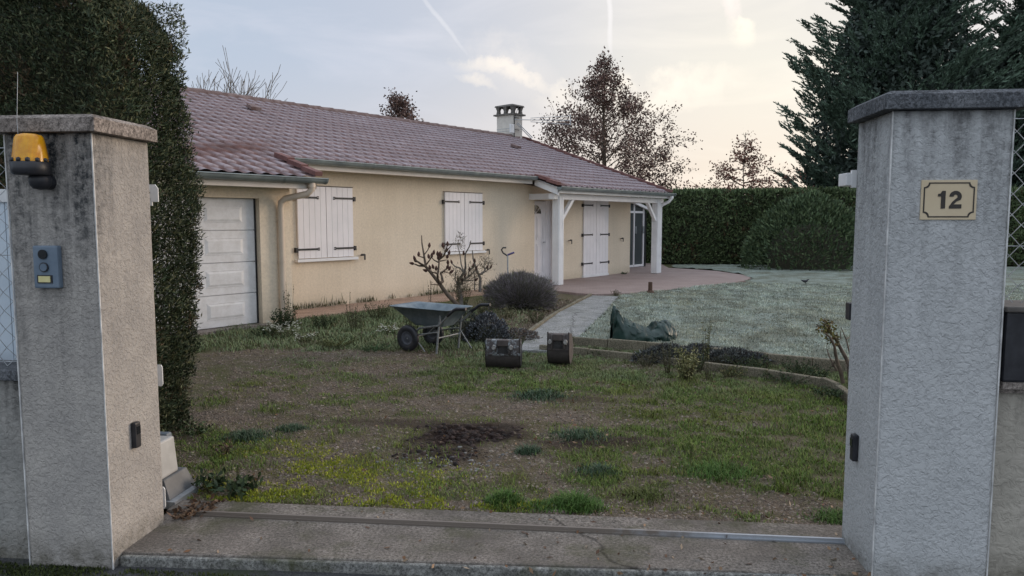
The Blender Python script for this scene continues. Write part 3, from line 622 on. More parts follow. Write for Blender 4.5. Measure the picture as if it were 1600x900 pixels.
for k in range(3): b.box(8.245 - .008, 8.249, .01 + k * .065, .01 + k * .065 + .05, .04, 2.14)
b.box(8.05, 8.245, .19, .25, .04, 2.14); b.box(8.12, 8.14, .17, .19, .04, 2.14); b.box(8.19, 8.21, .17, .19, .04, 2.14)
b.build('door_surround', M['white_shutter'], house).location.y = .12
# --- porch
def post(s, t):
    b = hb(); w = .10
    b.box(s - w, s + w, -t - w, -t + w, .045, 2.20)
    for k in (-.5, .0, .5): b.box(s - w - .008, s - w, -t + k * w * 1.25 - .022, -t + k * w * 1.25 + .022, .05, 2.2); b.box(s + k * w * 1.25 - .022, s + k * w * 1.25 + .022, -t - w - .008, -t - w, .05, 2.2)
    p = b.build('porch_post', M['white_paint'], house)
    b = hb(); b.box(s - .075, s + .075, -t - .075, -t + .075, .0, .045); b.build('post_foot', M['galv'], p)
    return p
post(7.0, .82); post(12.15, .82)
b = hb(); b.box(6.70, 12.45, -.90, -.74, 2.13, 2.27); b.build('porch_beam', M['white_paint'], house, bev=.008)
b = hb(); b.box(6.90, 7.10, -.74, .0, 2.135, 2.28); b.build('porch_beam', M['white_paint'], house, bev=.008)
b = hb(); b.box(12.06, 12.24, -.74, .0, 2.135, 2.28); b.build('porch_beam', M['white_paint'], house, bev=.008)
for (s, d) in ((7.1, 1), (12.05, -1)):
    b = hb(); b.bar((s, -.83, 1.62), (s + d * .52, -.83, 2.16), .08, .09, 0, Vector((0, 1, 0))); b.build('brace', M['white_paint'], house)
b = hb(); b.add([(6.66, -1.08, 2.30), (RE - .02, -1.08, 2.30), (RE - .02, -.0, 2.52), (6.66, -.0, 2.52)], [(0, 1, 2, 3)]); b.add([(6.66, -1.08, 2.31), (RE - .02, -1.08, 2.31), (RE - .02, -.0, 2.53), (6.66, -.0, 2.53)], [(3, 2, 1, 0)]); b.build('porch_ceiling', M['cream_trim'], house)
# --- chimney
cs, ct = 12.12, -4.75
b = hb(); b.box(cs - .24, cs + .24, -ct - .36, -ct + .36, 3.9, 5.15); b.box(cs - .27, cs + .27, -ct - .39, -ct + .39, 3.9, ZR - .02)
ch = b.build('chimney', pmat('chimney_render', (.50, .47, .43), (.60, .57, .52), 4, .9, 40, .3), house)
b = hb(); b.box(cs - .32, cs + .32, -ct - .45, -ct + .45, 5.15, 5.20); 
for sx in (-1, 1):
    for sy in (-1, 0, 1):
        x_, y_ = cs + sx * .20, -ct + sy * .31
        b.add([(x_ - .06, y_ - .06, 5.20), (x_ + .06, y_ - .06, 5.20), (x_ + .06, y_ + .06, 5.20), (x_ - .06, y_ + .06, 5.20), (x_ - .045, y_ - .045, 5.32), (x_ + .045, y_ - .045, 5.32), (x_ + .045, y_ + .045, 5.32), (x_ - .045, y_ + .045, 5.32), (x_ - .07, y_ - .08, 5.44), (x_ + .07, y_ - .08, 5.44), (x_ + .07, y_ + .08, 5.44), (x_ - .07, y_ + .08, 5.44)],
              [(0, 1, 5, 4), (1, 2, 6, 5), (2, 3, 7, 6), (3, 0, 4, 7), (4, 5, 9, 8), (5, 6, 10, 9), (6, 7, 11, 10), (7, 4, 8, 11)])
z0 = 5.44; b.add([(cs - .30, -ct - .42, z0), (cs + .30, -ct - .42, z0), (cs + .30, -ct + .42, z0), (cs - .30, -ct + .42, z0), (cs - .28, -ct - .40, z0 + .05), (cs + .28, -ct - .40, z0 + .05), (cs + .28, -ct + .40, z0 + .05), (cs - .28, -ct + .40, z0 + .05), (cs, -ct - .12, z0 + .12), (cs, -ct + .12, z0 + .12)],
    [(3, 2, 1, 0), (0, 1, 5, 4), (1, 2, 6, 5), (2, 3, 7, 6), (3, 0, 4, 7), (4, 5, 8), (6, 7, 9), (5, 6, 9, 8), (7, 4, 8, 9)])
b.build('chimney_cowl', pmat('cowl_concrete', (.09, .085, .075), (.16, .15, .14), 6, .9, 40, .3), ch)
b = hb()
for z in (4.62, 4.70): b.box(cs - .246, cs + .246, -ct - .366, -ct + .366, z, z + .012)
b.build('strap', M['galv'], ch)
# --- glazed veranda at the far end
vr = hb(); vt = 1.07; e0, e1 = 12.06, 15.05      # lean-to against the gable wall, its glazed front set back from the house front
def vz(x): return 2.62 - (x - e0) * .205
def fr(a, c, w=.055, d=.055): vr.bar(a, c, w, d, 0, Vector((0, 1, 0)))
for x in (12.10, 12.9, 13.55, 14.20, 14.86): fr((x, vt, .05), (x, vt, vz(x) - .02))
for z in (.09, 1.90): fr((e0, vt, z), (14.9, vt, z), .07)
fr((e0, vt - .1, vz(e0)), (e1, vt - .1, vz(e1)), .08, .09); fr((12.5, vt, 1.92), (12.5, vt, vz(12.5)), .04); fr((13.9, vt, 1.92), (13.9, vt, vz(13.9)), .04)
for y in (2.2, 3.3, 4.4): vr.bar((e0, y, vz(e0)), (e1, y, vz(e1)), .05, .07); vr.bar((e1 - .05, y, .0), (e1 - .05, y, vz(e1)), .06, .06)
for z in (.09, 1.90): vr.bar((e1 - .05, vt, z), (e1 - .05, 4.4, z), .06, .06)
ver = vr.build('veranda_frame', M['white_shutter'], house)
def glass():
    m, nt, bs = new_mat('veranda_glass'); bs.inputs['Base Color'].default_value = (.09, .10, .105, 1); bs.inputs['Roughness'].default_value = .12; bs.inputs['Transmission Weight'].default_value = .25
    return m
m_vg = glass()
for x0_, x1_ in ((12.13, 12.87), (12.93, 13.52), (13.58, 14.17), (14.23, 14.83)): b = hb(); b.box(x0_, x1_, vt + .004, vt + .010, .12, 1.87); b.build('pane', m_vg, ver)
b = hb(); b.add([(e0, vt + .006, 1.93), (14.86, vt + .006, 1.93), (14.86, vt + .006, vz(14.86)), (e0, vt + .006, vz(e0))], [(0, 1, 2, 3)]); b.build('pane', m_vg, ver)
b = hb(); b.box(e1 - .06, e1 - .05, vt, 4.4, .1, vz(e1)); b.build('pane', m_vg, ver)
for x in (14.28, 14.80): b = hb(); b.box(x - .03, x + .03, vt - .055, vt - .035, 1.18, 1.42); b.build('door_pull', M['galv'], ver)
b = hb(); b.box(14.9, e1, vt - .02, vt + .04, 0, 1.95); b.build('gap_shade_strip', M['black_iron'], ver)  # black strip standing in for the shaded gap past the last pane
b = hb(); b.add([(e0, vt - .15, vz(e0) + .045), (e1 + .1, vt - .15, vz(e1 + .1) + .045), (e1 + .1, 4.5, vz(e1 + .1) + .045), (e0, 4.5, vz(e0) + .045)], [(0, 1, 2, 3)]); b.build('veranda_roof_sheet', M['white_plastic'], ver)

# antenna fixed beside the chimney
an = empty('tv_antenna', hw(cs - .30, ct + .44, 4.45)); an.rotation_euler = (0, 0, HROT)
tag(an, 'thin rake shaped television antenna on a mast beside the chimney', 'antenna')
b = MB(); b.tube([(0, 0, -.12), (0, 0, .95)], .020, 6); b.tube([(0, 0, .2), (.3, .02, .2)], .012, 5); b.tube([(0, 0, .6), (.3, .02, .6)], .012, 5); b.build('mast', M['black_iron'], an)
b = MB(); D = Vector((.60, -.62, 0)).normalized(); Zv = Vector((0, 0, 1)); Q = D.cross(Zv); o0 = Vector((.0, 0, .52)); b.tube([o0, o0 + D * 1.95], .012, 5); b.tube([o0 + D * .55 + Zv * .06, o0 + D * 1.9 + Zv * .15], .010, 5); b.tube([o0 + D * .55 - Zv * .06, o0 + D * 1.9 - Zv * .13], .010, 5)
b.tube([o0 + D * 1.9 - Zv * .16, o0 + D * 1.9 + Zv * .2], .014, 5)
for k in range(9): p = o0 + D * (.55 + k * .15); b.tube([p - Q * .11, p + Q * .11], .006, 4)
b.tube([Vector((.05, 0, .5)), Vector((.28, .1, .85)), Vector((.36, .1, 1.0))], .012, 5)
b.build('boom', M['galv'], an)
b = MB(); b.box(-.22, -.03, -.03, .03, .08, .36); b.build('dipole', M['white_plastic'], an); 
b = MB(); b.tube([(.05, -.1, .42), (.55, -.35, -.05)], .016, 5); b.tube([(.0, -.1, .38), (.5, -.35, -.1)], .016, 5); b.build('stay', M['galv'], an)

# ================================================================== GATE PILLARS
def pillar(x0, x1, y0, y1, z0, zt, ct, mat_, capmat, label):
    p = empty('gate_pillar', ((x0 + x1) / 2, (y0 + y1) / 2, 0)); tag(p, label, 'pillar'); hx, hy = (x1 - x0) / 2, (y1 - y0) / 2
    b = MB(); b.box(-hx, hx, -hy, hy, z0, zt); b.build('shaft', mat_, p, bev=.012)
    b = MB(); ov = .05; ob = .005; b.box(-hx - ov, hx + ov, -hy - ov, hy + ob, zt, zt + ct)
    e = .03; zz = zt + ct; b.add([(-hx - ov, -hy - ov, zz), (hx + ov, -hy - ov, zz), (hx + ov, hy + ob, zz), (-hx - ov, hy + ob, zz), (-hx - ov + e, -hy - ov + e, zz + .018), (hx + ov - e, -hy - ov + e, zz + .018), (hx + ov - e, hy + ob - e, zz + .018), (-hx - ov + e, hy + ob - e, zz + .018)],
        [(0, 1, 5, 4), (1, 2, 6, 5), (2, 3, 7, 6), (3, 0, 4, 7), (4, 5, 6, 7)])
    b.build('cap', capmat, p, bev=.004)
    b = MB()
    for sx in (-1, 1): b.box(sx * (hx + .0008) - .0028, sx * (hx + .0008) + .0028, -hy - .0035, -hy + .0025, z0 + .005, zt - .002)
    b.build('corner_bead', pmat('bead_pvc', (.30, .30, .30), (.66, .66, .65), 9, .5), p); return p
pillar(-2.70, -2.27, 3.22, 3.66, -.06, 2.02, .062, M['pillar_grey'], M['cap'], 'stained rough-cast gate pillar carrying the orange beacon and intercom')
pillar(1.29, 1.78, 3.40, 3.82, -.06, 2.09, .062, M['pillar_pale'], M['cap_dark'], 'pale rough-cast gate pillar carrying the number 12 plate')
# low walls
def lowwall(x0, x1, y0, y1, h, mat_, cmat, label):
    w = empty('low_wall', (x0, y0, 0)); tag(w, label, 'wall')
    b = MB(); b.box(0, x1 - x0, 0, y1 - y0, -.06, h); b.build('wall_body', mat_, w)
    b = MB(); b.box(0, x1 - x0, -.03, y1 - y0 + .03, h, h + .05); b.build('coping', cmat, w, bev=.005); return w
lowwall(-9.5, -2.702, 3.28, 3.48, .85, M['wall_dirty'], M['cap_dark'], 'dirty low wall under the mesh left of the stained pillar')
lowwall(1.782, 8.0, 3.46, 3.66, .86, M['wall_beige'], M['cap'], 'beige low wall under the mesh beyond the number plate pillar')
def chainlink(x0, x1, y, z0, z1, label, r=.0019):
    f = empty('chain_link_fence', (x0, y, z0)); tag(f, label, 'fence'); b = MB(); c = .046; n = int((x1 - x0) / c); rows = int((z1 - z0) / c)
    for k in range(n):
        pts = [((k + (0 if (j + k) % 2 == 0 else 1)) * c, .004 * (1 if (j % 2) else -1), j * c) for j in range(rows + 1)]
        b.tube(pts, r, 4, caps=False)
    b.build('mesh_wire', M['galv'], f)
    for z in (.02, (z1 - z0) / 2, z1 - z0 - .03):
        w = MB(); w.tube([(0, .008, z), (x1 - x0, .008, z)], .0022, 5); w.build('line_wire', M['galv'], f)
    x = (x1 - x0) - .9 if x0 < 0 else .9
    while 0 < x < (x1 - x0):
        w = MB(); w.tube([(x, .03, -.02), (x, .03, z1 - z0 + .03)], .02, 8); w.build('fence_post', M['galv'], f); x += -2 if x0 < 0 else 2
    return f
chainlink(-6.0, -2.705, 3.36, .90, 2.0, 'wire mesh fence on the dirty low wall, in front of the pale gate leaf')
chainlink(1.785, 5.6, 3.56, .91, 2.10, 'wire mesh fence on the beige low wall, past the number plate pillar', .0024)
# sliding gate parked behind the left fence
g = empty('sliding_gate', (-6.4, 3.79, .06)); tag(g, 'pale blue-white sliding gate parked open behind the left wire mesh', 'gate')
b = MB()
for k in range(24): b.box(.06 + k * .15, .06 + k * .15 + .145, -.012, .012, .06, 1.66)
b.build('infill', pmat('gate_infill', (.50, .58, .66), (.58, .66, .73), 3, .5), g)
b = MB(); b.box(0, 3.72, -.025, .025, 0, .07); b.box(0, 3.72, -.025, .025, 1.66, 1.73); b.box(0, .06, -.024, .024, .07, 1.66); b.box(3.66, 3.72, -.024, .024, .07, 1.66); b.bar((3.0, -.03, .1), (3.6, -.03, 1.6), .02, .05); b.build('gate_frame', M['white_plastic'], g)
# rail
b = MB(); b.box(-2.24, 1.29, 3.760, 3.806, -.012, .004); b.box(-2.24, 1.29, 3.768, 3.777, .004, .020); b.box(-2.24, 1.29, 3.800, 3.806, .004, .010)
def rail_mat():
    m, nt, bs = new_mat('rail_steel'); v = coords(nt); x = N(nt, 'ShaderNodeSeparateXYZ'); L(nt, v, x.inputs[0])
    k = ramp(nt, mth(nt, 'ADD', mth(nt, 'MULTIPLY', x.outputs[0], .3), mth(nt, 'MULTIPLY', noise(nt, 6, 6, .7, v), .5)), [(.30, .0), (.5, 1.0)])
    L(nt, mix(nt, k, (.15, .125, .105), (.40, .43, .47)), bs.inputs['Base Color']); L(nt, mth(nt, 'MULTIPLY', k, .6), bs.inputs['Metallic']); bs.inputs['Roughness'].default_value = .5; return m
o = b.build('gate_rail', rail_mat()); tag(o, 'flat steel gate rail let into the concrete threshold', 'rail')

# ---- things on the pillars
# beacon
be = empty('warning_beacon', (-2.505, 3.22, 1.76)); tag(be, 'amber flashing beacon with black base high on the stained pillar', 'beacon')
b = MB(); prof = [(.0, .002), (.028, .004), (.045, .02), (.05, .045), (.046, .062)]; b.lathe([(r_, z_) for r_, z_ in [(.001, -.002), (.03, .004), (.044, .022), (.047, .05), (.038, .07), (.001, .07)]], 20, 0, Matrix.Translation((.018, -.06, 0))); b.tube([(.018, -.055, .035), (.018, 0, .035)], .035, 12)
b.lathe([(.001, .062), (.070, .064), (.078, .072), (.080, .118), (.074, .122), (.001, .122)], 24, 0, Matrix.Translation((0, -.09, 0)))
b.build('beacon_base', M['black_plastic'], be)
def amber():
    m, nt, bs = new_mat('amber_lens'); v = coords(nt); n1 = N(nt, 'ShaderNodeTexWave'); n1.inputs['Scale'].default_value = 30; L(nt, v, n1.inputs['Vector'])
    L(nt, ramp(nt, noise(nt, 30, 4, .6, v), [(.3, (.62, .24, .004)), (.7, (.85, .42, .01))]), bs.inputs['Base Color']); bs.inputs['Roughness'].default_value = .25; bs.inputs['Transmission Weight'].default_value = .15
    bump(nt, bs, n1.outputs[1], .25, .003); return m
b = MB(); b.lathe([(.072, .120), (.071, .14), (.064, .19), (.058, .228), (.050, .240), (.03, .246), (.001, .247)], 28, 0, Matrix.Translation((0, -.09, 0))); b.build('amber_lens', amber(), be)
b = MB()
for k in range(12):
    a = 2 * math.pi * k / 12; b.lathe([(.001, -.004), (.010, -.002), (.010, .004), (.001, .006)], 8, 0, Matrix.Translation((math.cos(a) * .071, -.09 + math.sin(a) * .071, .126)) @ Matrix.Scale(2.2, 4, (0, 0, 1)))
b.build('lens_clips', M['black_plastic'], be)
b = MB(); b.tube([(-.05, -.09, .12), (-.052, -.093, .3), (-.045, -.08, .52)], [.0016, .0013, .001], 5); b.build('aerial', M['galv'], be)
# intercom
ic = empty('intercom', (-2.507, 3.22, 1.306)); tag(ic, 'blue-grey door intercom with camera eye, round button and pale name plate', 'intercom'); ic.rotation_euler = (0, 0, 0)
m_ic = pmat('intercom_metal', (.10, .14, .19), (.14, .185, .24), 12, .45, 60, .05)
b = MB(); b.box(-.062, .062, -.032, 0, 0, .198); b.build('housing', m_ic, ic, bev=.008)
b = MB(); b.tube([(-.008, -.034, .158), (-.008, -.040, .158)], .022, 20); b.build('camera_eye', M['dark_glass'], ic)
b = MB(); b.tube([(-.006, -.033, .098), (-.006, -.0375, .098)], .0225, 20); rg = b.build('button_ring', M['black_plastic'], ic)
b = MB(); b.tube([(-.006, -.036, .098), (-.006, -.040, .098)], .0175, 20); b.build('call_button', m_ic, ic)
b = MB(); b.box(-.042, .032, -.036, -.03, .024, .062); b.build('name_plate_frame', M['black_plastic'], ic)
b = MB(); b.box(-.034, .024, -.039, -.034, .029, .057); b.build('name_plate', pmat('pale_plate', (.55, .50, .24), (.62, .57, .30), 20, .4, 30, 0), ic)
# photocells
def photocell(x, y, z, d, label):
    p = empty('photocell', (x, y, z)); tag(p, label, 'photocell'); b = MB(); b.box(min(0, d * .028), max(0, d * .028), -.022, .022, -.065, .065); b.build('case', M['black_plastic'], p, bev=.008)
    b = MB(); b.box(min(d * .026, d * .031), max(d * .026, d * .031), -.014, .014, .005, .045); b.build('lens', M['dark_glass'], p)
photocell(-2.27, 3.425, .55, 1, 'small black gate photocell on the inner face of the stained pillar')
photocell(1.29, 3.65, .53, -1, 'small black gate photocell on the inner face of the pale pillar')
# brackets on the back of the pillars
def bracket(x0, x1, y, z0, z1, mat_, label, step=0, back=3.66, cat='bracket'):
    p = empty('gate_bracket', ((x0 + x1) / 2, back, z0)); tag(p, label, cat); w = (x1 - x0) / 2; h = z1 - z0; b = MB()
    b.prism([(-w, 0), (w * .45, 0), (w * .45, h * .18 * step), (w, h * .18 * step), (w, h * .8), (w * .75, h), (-w, h)] if step else [(-w, 0), (w * .85, 0), (w, h * .1), (w, h * .9), (w * .85, h), (-w, h)], 0, .006, 0, Matrix.Translation((0, y - back, 0)) @ Matrix.Rotation(R(90), 4, 'X'))
    b.box(-w, -w + .006, 0, y - back, 0, h); ob = b.build('plate', mat_, p)
    for zz in (.32, .62): b = MB(); b.tube([(w * .25, y - back - .012, h * zz), (w * .25, y - back - .004, h * zz)], .004, 8); b.build('bolt', M['black_iron'], p)
    return p
bracket(-2.47, -2.340, 3.85, 1.70, 1.815, M['white_plastic'], 'white stepped gate guide bracket high behind the stained pillar', 1)
bracket(-2.45, -2.392, 3.85, 1.0, 1.19, M['cream_pipe'], 'narrow beige catch plate halfway up behind the stained pillar')
bracket(-2.46, -2.360, 3.85, .70, .82, M['white_plastic'], 'white two-bolt plate behind the stained pillar, above the gate motor')
bracket(-2.45, -2.345, 3.80, .015, .14, M['white_plastic'], 'white two-bolt plate at ground level in front of the gate motor')
def simple_box_thing(name, loc, size, mat_, label, cat, part):
    p = empty(name, loc); tag(p, label, cat); b = MB(); b.box(0, size[0], 0, size[1], 0, size[2]); b.build(part, mat_, p, bev=.004); return p
q = simple_box_thing('gate_stop', (1.245, 3.82, 1.79), (.06, .12, .062), M['white_plastic'], 'white gate stop block high behind the pale pillar', 'gate stop', 'block')
b = MB(); b.box(.025, .12, -.004, .02, -.01, .075); b.build('mounting_plate', M['white_plastic'], q)
q = simple_box_thing('gate_catch', (1.285, 3.82, 1.125), (.05, .06, .085), M['black_plastic'], 'black gate catch halfway up behind the pale pillar', 'gate catch', 'case')
b = MB(); b.box(.02, .09, -.001, .01, -.02, .105); b.build('mounting_plate', M['black_iron'], q)
# motor
mo = empty('gate_motor', (-2.56, 3.98, 0)); tag(mo, 'grey and white sliding gate motor beside the foot of the stained pillar', 'motor')
def taper(b, x0, x1, y0, y1, z0, z1, ex, ey, mi=0):
    b.add([(x0, y0, z0), (x1, y0, z0), (x1, y1, z0), (x0, y1, z0), (x0 + ex, y0 + ey, z1), (x1 - ex, y0 + ey, z1), (x1 - ex, y1 - ey, z1), (x0 + ex, y1 - ey, z1)], [(3, 2, 1, 0), (4, 5, 6, 7), (0, 1, 5, 4), (1, 2, 6, 5), (2, 3, 7, 6), (3, 0, 4, 7)], mi)
b = MB(); taper(b, -.17, .120, -.06, .12, .13, .345, .012, .012); b.build('cover', pmat('motor_cover_grey', (.34, .34, .33), (.42, .42, .41), 8, .5), mo, bev=.012)
b = MB(); taper(b, -.15, .075, .125, .20, .10, .345, .03, .01); b.build('rear_cover', pmat('motor_blue_grey', (.10, .125, .15), (.14, .17, .20), 8, .5), mo, bev=.012)
b = MB(); taper(b, -.2, .18, -.08, .2, .02, .13, .045, .02); b.build('motor_base', pmat('motor_dark', (.08, .085, .09), (.12, .125, .13), 8, .5), mo, bev=.005)
b = MB(); b.box(-.22, .22, -.1, .22, -.02, .02); b.build('mounting_plate', M['galv'], mo)
# number plate
np_ = empty('house_number_plate', (1.5325, 3.40, 1.708)); tag(np_, 'beige enamel house number plate reading 12 on the pale pillar', 'number plate')
b = MB(); b.box(-.114, .114, -.006, -.0005, -.085, .085); b.build('plate', pmat('beige_enamel', (.52, .42, .28), (.57, .47, .32), 6, .4, 30, 0), np_, bev=.0015)
def notched(w, h, r, n=6):
    pts = []
    for (cx, cz, a0) in ((w, h, 270), (-w, h, 0), (-w, -h, 90), (w, -h, 180)):
        seq = [R(a0) - R(90) * j / n for j in range(n + 1)]
        pts += [(cx + math.cos(a) * r, cz + math.sin(a) * r) for a in seq]
    return pts
o1, o2 = notched(.104, .075, .020), notched(.0985, .0695, .020); b = MB(); n = len(o1)
vs = [(x, -.0075, z) for x, z in o1] + [(x, -.0075, z) for x, z in o2] + [(x, -.0055, z) for x, z in o1] + [(x, -.0055, z) for x, z in o2]
b.add(vs, [(i, (i + 1) % n, n + (i + 1) % n, n + i) for i in range(n)]); b.add(vs, [(i, 2 * n + i, 2 * n + (i + 1) % n, (i + 1) % n) for i in range(n)])
m_ink = pmat('brown_black_enamel', (.020, .016, .014), (.03, .024, .02), 10, .4, 30, 0); b.build('border_line', m_ink, np_)
def glyph_one(b, x, h, w):
    b.prism([(x - w * .5, 0), (x + w * .5, 0), (x + w * .5, h), (x - w * .28, h), (x - w * .62, h * .86), (x - w * 1.25, h * .82), (x - w * 1.25, h * .68), (x - w * .5, h * .68)], 0, .002, 0, MG)
def glyph_two(b, x, h, w, s):
    outer, inner = [], []; r = w / 2; cy = h - r
    for j in range(13):
        a = R(180) - R(215) * j / 12; outer.append((x + math.cos(a) * r, cy + math.sin(a) * r)); inner.append((x + math.cos(a) * (r - s), cy + math.sin(a) * (r - s)))
    outer += [(x + .10 * w, h * .40), (x - .12 * w, s * 1.15)]; inner += [(x - .22 * w, h * .40), (x - r, h * .12)]
    n = len(outer)
    for zz, sgn in ((.002, 1), (0, -1)):
        vs = [MG @ Vector((p[0], p[1], zz)) for p in outer + inner]; b.add(vs, [(i, i + 1, n + i + 1, n + i) if sgn < 0 else (i + n, i + n + 1, i + 1, i) for i in range(n - 1)])
    vs = [MG @ Vector((p[0], p[1], zz)) for zz in (0, .002) for p in outer + inner]; m_ = 2 * n
    b.add(vs, [(i, i + 1, m_ + i + 1, m_ + i) for i in range(n - 1)] + [(n + i + 1, n + i, m_ + n + i, m_ + n + i + 1) for i in range(n - 1)])
    b.prism([(x - r, 0), (x + r, 0), (x + r, s * 1.1), (x - .12 * w, s * 1.1), (x - r, h * .12)], 0.0002, .0022, 0, MG)
MG = Matrix.Translation((0, -.0062, -.037)) @ Matrix.Rotation(R(90), 4, 'X'); b = MB(); glyph_one(b, -.023, .076, .0175); glyph_two(b, .027, .076, .050, .0165); b.build('numerals', m_ink, np_)
# letterbox on right wall
lb = empty('letterbox', (1.80, 3.40, .885)); tag(lb, 'black letterbox on the beige low wall right of the number pillar', 'letterbox')
b = MB(); b.box(0, .42, 0, .26, .03, .34); b.build('box_body', M['black_plastic'], lb, bev=.012)
b = MB(); b.box(-.012, .44, -.02, .28, .34, .365); b.build('lid', pmat('letterbox_lid', (.05, .045, .042), (.10, .09, .08), 8, .5), lb, bev=.006)
b = MB(); b.tube([(.115, -.004, .205), (.115, .003, .205)], .012, 14); b.build('lock', M['galv'], lb)
b = MB(); b.box(.10, .36, -.008, .0, .245, .275); b.build('flap', M['black_plastic'], lb, bev=.003)
b = MB(); b.box(0, .42, -.0, .26, .0, .03); b.build('stand', M['cap'], lb)

# ================================================================== GARDEN OBJECTS
# wheelbarrow  (local x: towards the handles, local y: across)
wb = empty('wheelbarrow', (-2.24, 8.95, 0)); aA = Vector((.42, .91, 0)).normalized(); wb.rotation_euler = (0, 0, math.atan2(aA.y, aA.x) - R(90)); wb.scale = (.86, .86, .88); tag(wb, 'blue-grey metal wheelbarrow with black tyres and grips standing on the verge', 'wheelbarrow')
def tray():
    out = []
    def ring(x0, x1, y0, y1, zf, zb, n=6):
        p = []
        cr = .06
        for (cx, cy, a0) in ((x1 - cr, y1 - cr, 0), (x0 + cr, y1 - cr, 90), (x0 + cr, y0 + cr, 180), (x1 - cr, y0 + cr, 270)):
            for j in range(n): a = R(a0 + 90 * j / (n - 1)); x = cx + math.cos(a) * cr; y = cy + math.sin(a) * cr; p.append((x, y, zf + (zb - zf) * (x - x0) / (x1 - x0)))
        return p
    rings = [ring(.02, .50, .12, .48, .36, .36), ring(-.08, .57, .06, .54, .45, .45), ring(-.30, .70, -.02, .62, .615, .62)]
    rim = [ring(-.335, .725, -.045, .645, .625, .615)]; inn = [ring(-.29, .69, -.01, .61, .610, .612), ring(-.07, .56, .07, .53, .45, .45), ring(.03, .49, .13, .47, .37, .37)]
    allr = rings + rim + [[(x, y, z + .008) for x, y, z in rim[0]]] + inn; n = len(allr[0]); b = MB(); vs = [p for r in allr for p in r]
    b.add(vs, [(i * n + j, i * n + (j + 1) % n, (i + 1) * n + (j + 1) % n, (i + 1) * n + j) for i in range(len(allr) - 1) for j in range(n)], 0, True); b.add(rings[0], [tuple(range(n - 1, -1, -1))]); b.add(inn[-1], [tuple(range(n))]); return b
m_tray = pmat('barrow_steel', (.11, .145, .175), (.21, .25, .275), 7, .5, 30, .15, metal=.3); tray().build('tray', m_tray, wb)
for y in (.0, .60):
    w = MB(); Mx = Matrix.Translation((0, y, .185)) @ Matrix.Rotation(R(90), 4, 'X')
    w.lathe([(.095, -.03), (.12, -.042), (.155, -.045), (.180, -.03), (.187, -.01), (.187, .01), (.180, .03), (.155, .045), (.12, .042), (.095, .03)], 32, 0, Mx)
    wo = w.build('wheel', M['black_plastic'], wb)
    w = MB(); w.lathe([(.0, -.012), (.03, -.03), (.05, -.012), (.085, -.02), (.098, -.034), (.100, .034), (.085, .02), (.05, .012), (.03, .03), (.0, .012)], 24, 0, Mx); w.build('rim', pmat('wheel_rim', (.05, .055, .07), (.085, .09, .11), 8, .5), wo)
b = MB(); b.tube([(0, -.02, .185), (0, .62, .185)], .011, 8); b.build('axle', M['frame_grey'], wb)
for y in (.08, .52):
    b = MB(); b.tube([(-.02, y, .185), (.15, y, .33), (.55, y - (.06 if y < .3 else -.06), .40), (.72, y - (.08 if y < .3 else -.08), .56), (.82, y - (.09 if y < .3 else -.09), .63)], .0155, 8); b.build('frame_tube', M['frame_grey'], wb)
    b = MB(); yy = y - (.09 if y < .3 else -.09); b.tube([(.70, yy + (.01 if y < .3 else -.01), .545), (.82, yy, .632), (.86, yy, .65), (1.02, yy, .66)], .022, 10); b.build('grip', M['black_plastic'], wb)
    b = MB(); ly = y - (.05 if y < .3 else -.05); b.tube([(.56, ly, .55), (.52, ly, .3), (.50, ly - .02, .005)], .0155, 8); b.build('leg', M['frame_grey'], wb)
    b = MB(); b.tube([(.50, ly, .30), (.05, y, .22)], .011, 8); b.tube([(.51, ly, .28), (.72, ly, .02)], .010, 6) if y > .3 else b.tube([(.08, ly, .22), (.28, ly, .01)], .010, 6); b.build('brace', M['frame_grey'], wb)
b = MB(); b.tube([(.51, .03, .22), (.51, .57, .22)], .011, 8); b.build('cross_bar', M['frame_grey'], wb)
b = MB(); b.box(.40, .47, -.003, .001, .40, .54, 0, Matrix.Translation((.0, .03, 0)) @ Matrix.Rotation(R(-20), 4, 'X') if False else Matrix.Identity(4)); 
